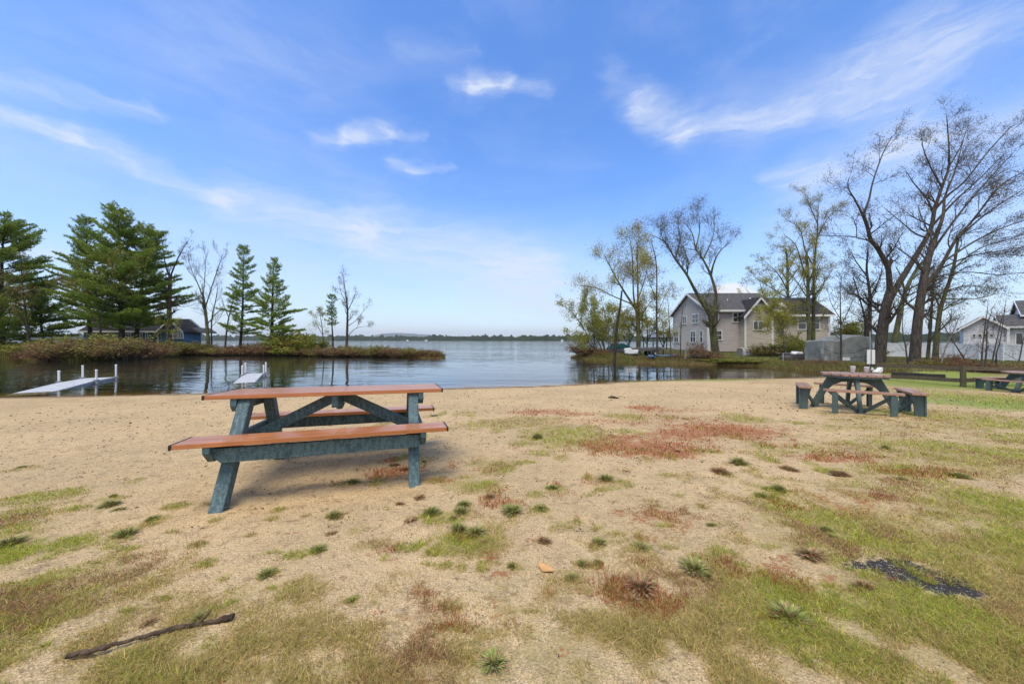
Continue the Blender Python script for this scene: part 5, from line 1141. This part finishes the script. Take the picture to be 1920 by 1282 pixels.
decid('slim_tree', 'slim bare tree growing through the tarpaulin pile', [limb([(1577, 684), (1577, 640), (1576, 590), (1575, 530)], 22.5, .09, .02), limb([(1577, 600), (1562, 575), (1555, 560)], 22.5, .03, .012), limb([(1577, 610), (1592, 580), (1600, 560)], 22.5, .03, .012)], 38, M['bark'], M['leaf_dark'], 1.0, 0.056, dens=2.6, L1=1.2, nk=(5, 3), t0=.25)
# the big group on the right
D = 21.5
decid('big_forked_tree', 'large dark forked tree with one long horizontal limb behind the sign pole',
      [limb([(1648, 684.0), (1650, 665.0), (1654.5, 620.0), (1661, 577.0), (1669.6, 547.0)], D, .36, .27), limb([(1669, 552.0), (1667, 520.0), (1664, 500.0), (1646, 466.0), (1633, 449.9), (1626.7, 426.1), (1618, 402.4)], D, .19, .09, -.8), limb([(1618, 403.3), (1603, 374.9), (1590, 351.1), (1592, 333.7)], D-.8, .07, .02, -.4), limb([(1618, 403.3), (1629, 374.9), (1637, 340.1), (1655, 288.9), (1672, 256.9)], D-.8, .08, .02, .5), limb([(1633, 450.9), (1616, 448.1), (1594, 443.5), (1538, 441.7)], D-.7, .06, .02, -.5), limb([(1606, 445.4), (1606, 428.0), (1600, 409.7)], D-.8, .035, .015),
       limb([(1664, 505.0), (1670, 492.0), (1671, 487.0)], D-.2, .14, .10), limb([(1668, 560.0), (1683, 535.0), (1697, 513.0), (1723, 470.0), (1745, 429.8), (1753, 390.5), (1766, 352.0), (1779, 312.7), (1779, 273.3), (1775, 218.4)], D, .24, .025, 1.2), limb([(1753, 392.3), (1780, 363.9), (1809, 340.1), (1852, 285.2), (1895, 237.7)], D+.7, .10, .02, -1), limb([(1748, 423.4), (1790, 377.6), (1840, 331.9), (1880, 290.7)], D+.6, .09, .02, .8), limb([(1738, 446.3), (1715, 437.1), (1697, 422.5), (1660, 391.4)], D+.5, .07, .02, -1), limb([(1752, 400.5), (1735, 368.5), (1715, 345.6), (1700, 322.8)], D+.6, .07, .02, 1), limb([(1766, 352.0), (1745, 313.6), (1732, 281.6), (1728, 258.7)], D+.8, .06, .015, -.6), limb([(1779, 312.7), (1800, 277.0), (1815, 235.8)], D+1, .05, .015, .5)],
      41, M['bark'], M['leaf_dark'], 1.2, .052, spread=.2, dens=2.4, L1=2.0, nk=(7, 5), rmin=.006, t0=.35, kink=.17, up=.09, wind=(.03, 0, 0))
D = 20
decid('big_fan_tree', 'large dark tree whose limbs fan out towards the right edge',
      [limb([(1714, 688.0), (1716, 660.0), (1721, 599.0), (1730, 535.0), (1740, 487.0), (1752, 449.9)], D, .33, .15), limb([(1752, 452.7), (1768, 405.1), (1772, 368.5), (1790, 322.8), (1805, 267.9)], D, .12, .02, 1), limb([(1729, 540.0), (1750, 518.0), (1766, 496.0), (1792, 449.9), (1826, 410.6), (1873, 351.1), (1916, 323.7)], D, .16, .02, -1), limb([(1795, 447.2), (1852, 398.7), (1925, 351.1)], D-.6, .07, .02, .5), limb([(1770, 490.0), (1830, 450.9), (1890, 423.4), (1935, 409.7)], D-.5, .07, .02, -.6), limb([(1742, 480.0), (1775, 432.6), (1810, 386.8), (1850, 341.1), (1900, 286.1)], D+.3, .09, .02, .8), limb([(1760, 505.0), (1820, 480.0), (1880, 470.0), (1930, 460.0)], D-.3, .06, .02, .9), limb([(1734, 515.0), (1715, 490.0), (1690, 470.0), (1668, 455.4)], D, .06, .02, -.8), limb([(1750, 455.4), (1735, 423.4), (1722, 391.4)], D, .06, .02, .7), limb([(1752, 520.0), (1810, 510.0), (1870, 515.0), (1925, 510.0)], D-.2, .05, .015, -.5)],
      42, M['bark'], M['leaf_dark'], 1.2, .052, spread=.2, dens=2.4, L1=1.9, nk=(7, 5), rmin=.006, t0=.3, kink=.13, up=.04, wind=(.10, 0, .02), ang=(20, 50))
decid('mid_tree', 'mossy tree bending right between the fan tree and the white fence', [limb([(1753, 680), (1757, 630), (1764, 577), (1787, 505), (1796, 449)], 23, .20, .07), limb([(1764, 580), (1748, 545), (1740, 520)], 23, .07, .02, .6), limb([(1787, 506), (1815, 480), (1850, 460), (1890, 450)], 23, .07, .02, .6), limb([(1775, 545), (1815, 535), (1850, 540)], 23, .06, .02, -.6), limb([(1770, 560), (1830, 560), (1870, 550)], 23, .05, .02, .8), limb([(1738, 682), (1744, 620), (1748, 560), (1750, 530)], 23.5, .12, .05)], 43, M['bark_moss'], M['leaf_dark'], 1.0, 0.062, dens=2.4, L1=1.9, nk=(6, 5), rmin=.007, t0=.25, wind=(.06, 0, 0))
decid('leaning_tree', 'mossy leaning tree behind the big forked trunk', [limb([(1674, 660), (1683, 610), (1697, 548), (1719, 505), (1740, 480)], 30, .28, .09), limb([(1697, 550), (1690, 520), (1680, 500)], 30, .10, .03), limb([(1700, 545), (1735, 525), (1760, 515)], 30, .09, .03, 1)], 44, M['bark_moss'], M['leaf_dark'], 1.2, 0.078, dens=1.6, L1=2.6, nk=(5, 4), t0=.3)
decid('back_tree', 'grey wide branched bare tree left of the big forked trunk', [limb([(1629, 672), (1630, 620), (1631, 556), (1625, 505), (1628, 470)], 28, .22, .05), limb([(1630, 575), (1610, 555), (1590, 548), (1575, 530)], 28, .08, .02, -.8), limb([(1631, 560), (1650, 520), (1655, 490)], 28, .08, .02, .8), limb([(1627, 520), (1605, 490), (1595, 470)], 28, .07, .02, .6), limb([(1626, 672), (1622, 640), (1622, 600), (1612, 560), (1600, 520)], 29, .13, .04)], 45, M['bark'], M['leaf_dark'], 1.2, 0.067, dens=2.4, L1=2.2, nk=(6, 5), rmin=.007, t0=.28)
sg = 'bare saplings along the rail fence'
for i, (pts, lab) in enumerate([([(1840, 692), (1842, 655), (1846, 620), (1852, 575)], 'leftmost thin bare sapling before the white house gable'), ([(1846, 692), (1850, 650), (1851, 610), (1858, 590)], 'dark bare sapling close beside the leftmost one'),
                       ([(1858, 693), (1864, 660), (1872, 625), (1880, 590)], 'crooked bare sapling leaning right before the white house'), ([(1869, 692), (1868, 665), (1876, 635), (1885, 570)], 'tallest bare sapling before the white house porch'),
                       ([(1703, 690), (1698, 650), (1692, 615), (1695, 570)], 'slim sapling left of the fan tree trunk'), ([(1763, 690), (1772, 655), (1790, 615), (1800, 590)], 'whitish bent sapling right of the fan tree trunk'), ([(1905, 695), (1912, 670), (1918, 640), (1930, 600)], 'thin arching sapling at the right edge'), ([(1820, 690), (1800, 660), (1775, 620), (1755, 585)], 'low bare stem arching left before the white fence')]):
    decid('bare_sapling', lab, [limb(pts, 16.5+.25*i, .045, .012)], 60+i, M['bark_pale'] if i == 5 else M['bark'], M['leaf_dark'], 1.2, 0.039, group=sg, dens=3.6, L1=1.0, nk=(4, 3), t0=.2, rmin=.005, flare=False)
decid('leafy_shrub_tree', 'round yellow green shrub tree behind the tarpaulin pile', [limb([(1597, 668), (1596, 640), (1594, 615)], 31, .10, .04), limb([(1597, 650), (1610, 630), (1616, 620)], 31, .05, .02), limb([(1597, 650), (1580, 630), (1576, 618)], 31, .05, .02)], 70, M['bark'], M['shrub_green'], 2.6, .13, dens=3.0, L1=1.5, nk=(6, 4), t0=.15)

# ------------------------------------------------------------------ shrubs
def shrub_proto(name, seed, leafm, n_st=46, nl=2600, lsize=.05, twiggy=True, lean=0):
    """unit shrub: about 1 wide each way and 1 tall; stems and leaves"""
    rng = random.Random(seed); nr = np.random.default_rng(seed); polys = []; pts_all = []
    for i in range(n_st):
        a = rng.uniform(0, 6.283); e = rng.random()**.6; b = Vector((math.cos(a)*.25*e, math.sin(a)*.25*e, -.05)); d = Vector((math.cos(a)*e*.9+lean, math.sin(a)*e*.9, 1.0)).normalized(); L = rng.uniform(.7, 1.08)*(1-.15*e); pts = [b]
        for k in range(5): d = (d+Vector((rng.gauss(0, .1), rng.gauss(0, .1), .03))).normalized(); pts.append(pts[-1]+d*L/5)
        polys.append((pts, [.011*(1-.8*k/5) for k in range(6)])); pts_all += pts[2:]
        for q in range(6):
            t = rng.uniform(.3, 1)*5; k = min(4, int(t)); b2 = pts[k].lerp(pts[k+1], t-k); d2 = (d+Vector((rng.gauss(0, .6), rng.gauss(0, .6), rng.gauss(.1, .3)))).normalized(); l2 = rng.uniform(.12, .3); s2 = [b2, b2+d2*l2*.5, b2+d2*l2]
            polys.append((s2, [.005, .004, .002])); pts_all += s2[1:]
    T = np.array([(p.x, p.y, p.z) for p in pts_all]); P = T[nr.integers(0, len(T), nl)]+nr.normal(0, .045, (nl, 3)); P = P[P[:, 2] > 0]
    tint = fbm(P[:, 0]*4+seed, P[:, 2]*4+P[:, 1]*3, 3)*1.3-.2+nr.normal(0, .2, len(P))
    e_ = empty(name, (0, 0, 0), None, None)
    tube_obj('stems', polys, 3, M['twig'], e_, (0, 0, 0)); leaf_obj('foliage', P, lsize, leafm, e_, (0, 0, 0), nr, .6, tint)
    return e_
used_ = set()
def put_shrub(proto, px, pyb, pyt, D, wpx, label, group, seed, cat='shrub'):
    r_ = random.Random(seed); o = proto if proto.name not in used_ else copy_tree(proto); used_.add(proto.name)
    x_ = (px-CX)/F*D; z_ = gz(x_, D); h_ = max(.25, H+(HY-pyt)/F*D-z_)
    o.location = (x_, D, max(z_, ZW)-.03); w_ = wpx/F*D; o.scale = (w_, w_, h_); o.rotation_euler = (0, 0, r_.uniform(0, 6.28)); tag(o, label, cat, group); return o
pb = [shrub_proto('brown_shrub', s, M['shrub_brown'], 46, 2000, .055) for s in (1, 2)]
po = [shrub_proto('olive_shrub', s, M['shrub_olive'], 46, 2800, .06) for s in (3, 4)]
pgn = [shrub_proto('green_shrub', s, M['shrub_green'], 40, 3400, .065) for s in (5, 6)]
lb_b, lb_o, lb_g = 'twiggy brown shrub in the hedge along the left spit shore', 'olive tinged shrub in the hedge along the left spit shore', 'green leafy shrub among the growth on the left spit'
gs_ = 'shrubs in the hedge along the left spit'
HEDGE = [(18, 650, 35.5, 66, 'b'), (50, 646, 35, 62, 'g'), (5, 632, 37, 70, 'g'), (84, 642, 33, 56, 'g'), (108, 644, 28.2, 62, 'b'), (140, 637, 28, 66, 'b'), (172, 634, 28, 66, 'o'), (203, 631, 28.5, 64, 'o'), (235, 634, 29, 62, 'b'), (264, 636, 31, 58, 'b'), (287, 646, 33, 44, 'o'), (125, 636, 31, 60, 'o'), (185, 630, 31, 70, 'g'),
         (310, 642, 36, 44, 'o'), (338, 640, 38.5, 46, 'g'), (362, 644, 38.5, 42, 'o'), (385, 646, 38.5, 42, 'b'), (410, 643, 38.5, 44, 'o'), (436, 644, 38, 42, 'b'), (460, 643, 38, 42, 'b'), (484, 644, 37.5, 42, 'b'), (508, 645, 37.5, 40, 'b'), (532, 642, 37.5, 40, 'b'), (556, 632, 37.3, 52, 'g'), (545, 620, 38.5, 54, 'g'), (575, 618, 38.5, 50, 'g'), (580, 642, 37, 42, 'b'),
         (603, 641, 36.5, 44, 'o'), (628, 641, 36, 46, 'b'), (655, 642, 35.5, 46, 'o'), (640, 646, 35, 44, 'b'), (682, 645, 34.5, 44, 'b'), (705, 648, 34, 42, 'o'), (727, 648, 33.8, 40, 'b'), (748, 652, 33.3, 34, 'b'), (770, 653, 33, 32, 'o'), (785, 655, 32.8, 28, 'b'), (806, 647, 32.8, 27, 'b'), (815, 658, 32.6, 24, 'o'), (824, 662, 32.5, 16, 'b'), (240, 644, 40, 70, 'o'), (300, 640, 41, 60, 'b'), (345, 640, 42, 60, 'o'), (140, 640, 38, 80, 'g'), (60, 640, 39, 80, 'o'), (400, 648, 42, 60, 'b'), (470, 648, 42, 60, 'b'), (530, 646, 41, 60, 'o')]
for i, (px, pyt, D, w, k) in enumerate(HEDGE):
    rq = random.Random(500+i); put_shrub({'b': pb, 'o': po, 'g': pgn}[k][i % 2], px, 0, HY+(pyt+2-HY)+rq.uniform(-8, 9), D, w*1.15, {'b': lb_b, 'o': lb_o, 'g': lb_g}[k], gs_, i)
gr_ = 'shrubs along the right bank'
RB = [(1100, 640, 31.5, 50, 'b', 0), (1118, 652, 30.3, 44, 'b', 0), (1140, 660, 29.5, 36, 'o', 0), (1345, 674, 23.5, 40, 'g', 0), (1375, 678, 23.2, 36, 'g', 0), (1405, 678, 23, 40, 'g', 0), (1432, 678, 22.5, 34, 'o', 0), (1325, 655, 24.5, 34, 'b', 0), (1312, 640, 25.5, 26, 'b', 0), (1430, 645, 30, 44, 'o', 0), (1440, 648, 30, 36, 'b', 0), (1490, 628, 33, 38, 'g', 0), (1478, 640, 31, 50, 'g', 0), (1545, 672, 20.5, 36, 'b', 0), (1580, 676, 20, 36, 'b', 0), (1610, 680, 19, 34, 'o', 0), (1640, 682, 19, 32, 'b', 0), (1690, 678, 19.5, 30, 'o', 0), (1780, 662, 18.5, 46, 'b', 0), (1800, 672, 17.5, 46, 'b', 0), (1755, 672, 18.2, 36, 'o', 0), (1830, 678, 17, 44, 'b', 0), (1885, 682, 16.5, 46, 'b', 0), (1915, 680, 16.5, 46, 'o', 0), (1625, 650, 27, 36, 'o', 0), (1500, 668, 26, 30, 'o', 0), (1265, 662, 26, 24, 'b', 0)]
lr = {'b': 'twiggy brown shrub on the right bank near the water or fence', 'o': 'olive shrub on the right bank near the water or fence', 'g': 'leafy green shrub on the right bank by the grey house'}
for i, (px, pyt, D, w, k, _) in enumerate(RB):
    put_shrub({'b': pb, 'o': po, 'g': pgn}[k][i % 2], px, 0, pyt, D, w*1.1, lr[k], gr_, 100+i)
# the willow leaning over the water at the tip
wl = []
for i, (pts, r0) in enumerate([([(1128, 668), (1112, 645), (1092, 612), (1072, 585), (1060, 577)], .10), ([(1132, 668), (1122, 640), (1108, 610), (1094, 585)], .10), ([(1136, 668), (1130, 635), (1120, 600), (1110, 570)], .10), ([(1140, 668), (1142, 630), (1136, 595), (1130, 570)], .09), ([(1144, 668), (1150, 635), (1152, 605), (1148, 580)], .09), ([(1147, 668), (1160, 640), (1168, 612), (1172, 595)], .08), ([(1130, 668), (1110, 655), (1090, 640), (1078, 632)], .06), ([(1138, 668), (1124, 628), (1112, 590), (1100, 566)], .08)]):
    wl.append(limb(pts, 30.5+(i % 3)*.6, r0, .02, (i % 3-1)*1.2))
wt = decid('willow', 'pale green willow clump leaning over the water at the bank tip', wl, 80, M['bark_pale'], M['leaf_yg'], 2.9, 0.112, dens=2.2, L1=1.7, nk=(5, 4), t0=.2, kink=.15, flare=False)
for i, (px, pyb, pyt, D, w_, lab, seed, lm) in enumerate([(1112, 668, 590, 32, 30, 'bushy pale green young tree at the tip behind the willow stems', 91, 'leaf_yg'), (1150, 668, 585, 33, 28, 'bushy olive young tree behind the tall leaning pole', 92, 'leaf_yg'), (1212, 665, 560, 34, 30, 'full olive leafed young tree left of the gazebo', 93, 'leaf_olive'), (1178, 665, 575, 34.5, 26, 'olive leafed young tree behind the many stemmed tree', 94, 'leaf_olive'), (1243, 665, 590, 33, 18, 'slight yellow green young tree before the gazebo', 95, 'leaf_yg')]):
    hh = pyb-pyt
    decid('young_tree', lab, [limb([(px, pyb), (px+2, pyb-hh*.4), (px-2, pyt+hh*.15)], D, .10, .03), limb([(px, pyb-hh*.2), (px-w_*.5, pyb-hh*.5), (px-w_*.7, pyt+hh*.2)], D, .06, .02, .7), limb([(px, pyb-hh*.2), (px+w_*.5, pyb-hh*.5), (px+w_*.7, pyt+hh*.25)], D, .06, .02, -.7)], seed, M['bark'], M[lm], 2.4, .11, dens=2.2, L1=1.6, nk=(5, 4), t0=.2)
# brush pile
rng_ = random.Random(12); polys = []; p = at(1318, 672, 25); bz = gz(p.x, p.y)
for i in range(160):
    a = rng_.uniform(0, 6.28); c_ = Vector((rng_.gauss(0, .5), rng_.gauss(0, .35), rng_.uniform(.03, .45))); L = rng_.uniform(.4, 1.3); d = Vector((math.cos(a), math.sin(a), rng_.gauss(0, .25))).normalized(); polys.append(([c_-d*L/2, c_+Vector((rng_.gauss(0, .06), 0, rng_.gauss(0, .05))), c_+d*L/2], [.022, .018, .008]))
bp = tube_obj('brush_pile', polys, 4, M['twig'], None, (0, 0, 0)); bp.location = (p.x, p.y, bz); tag(bp, 'pile of grey cut brush at the foot of the forked tree', 'brush pile')
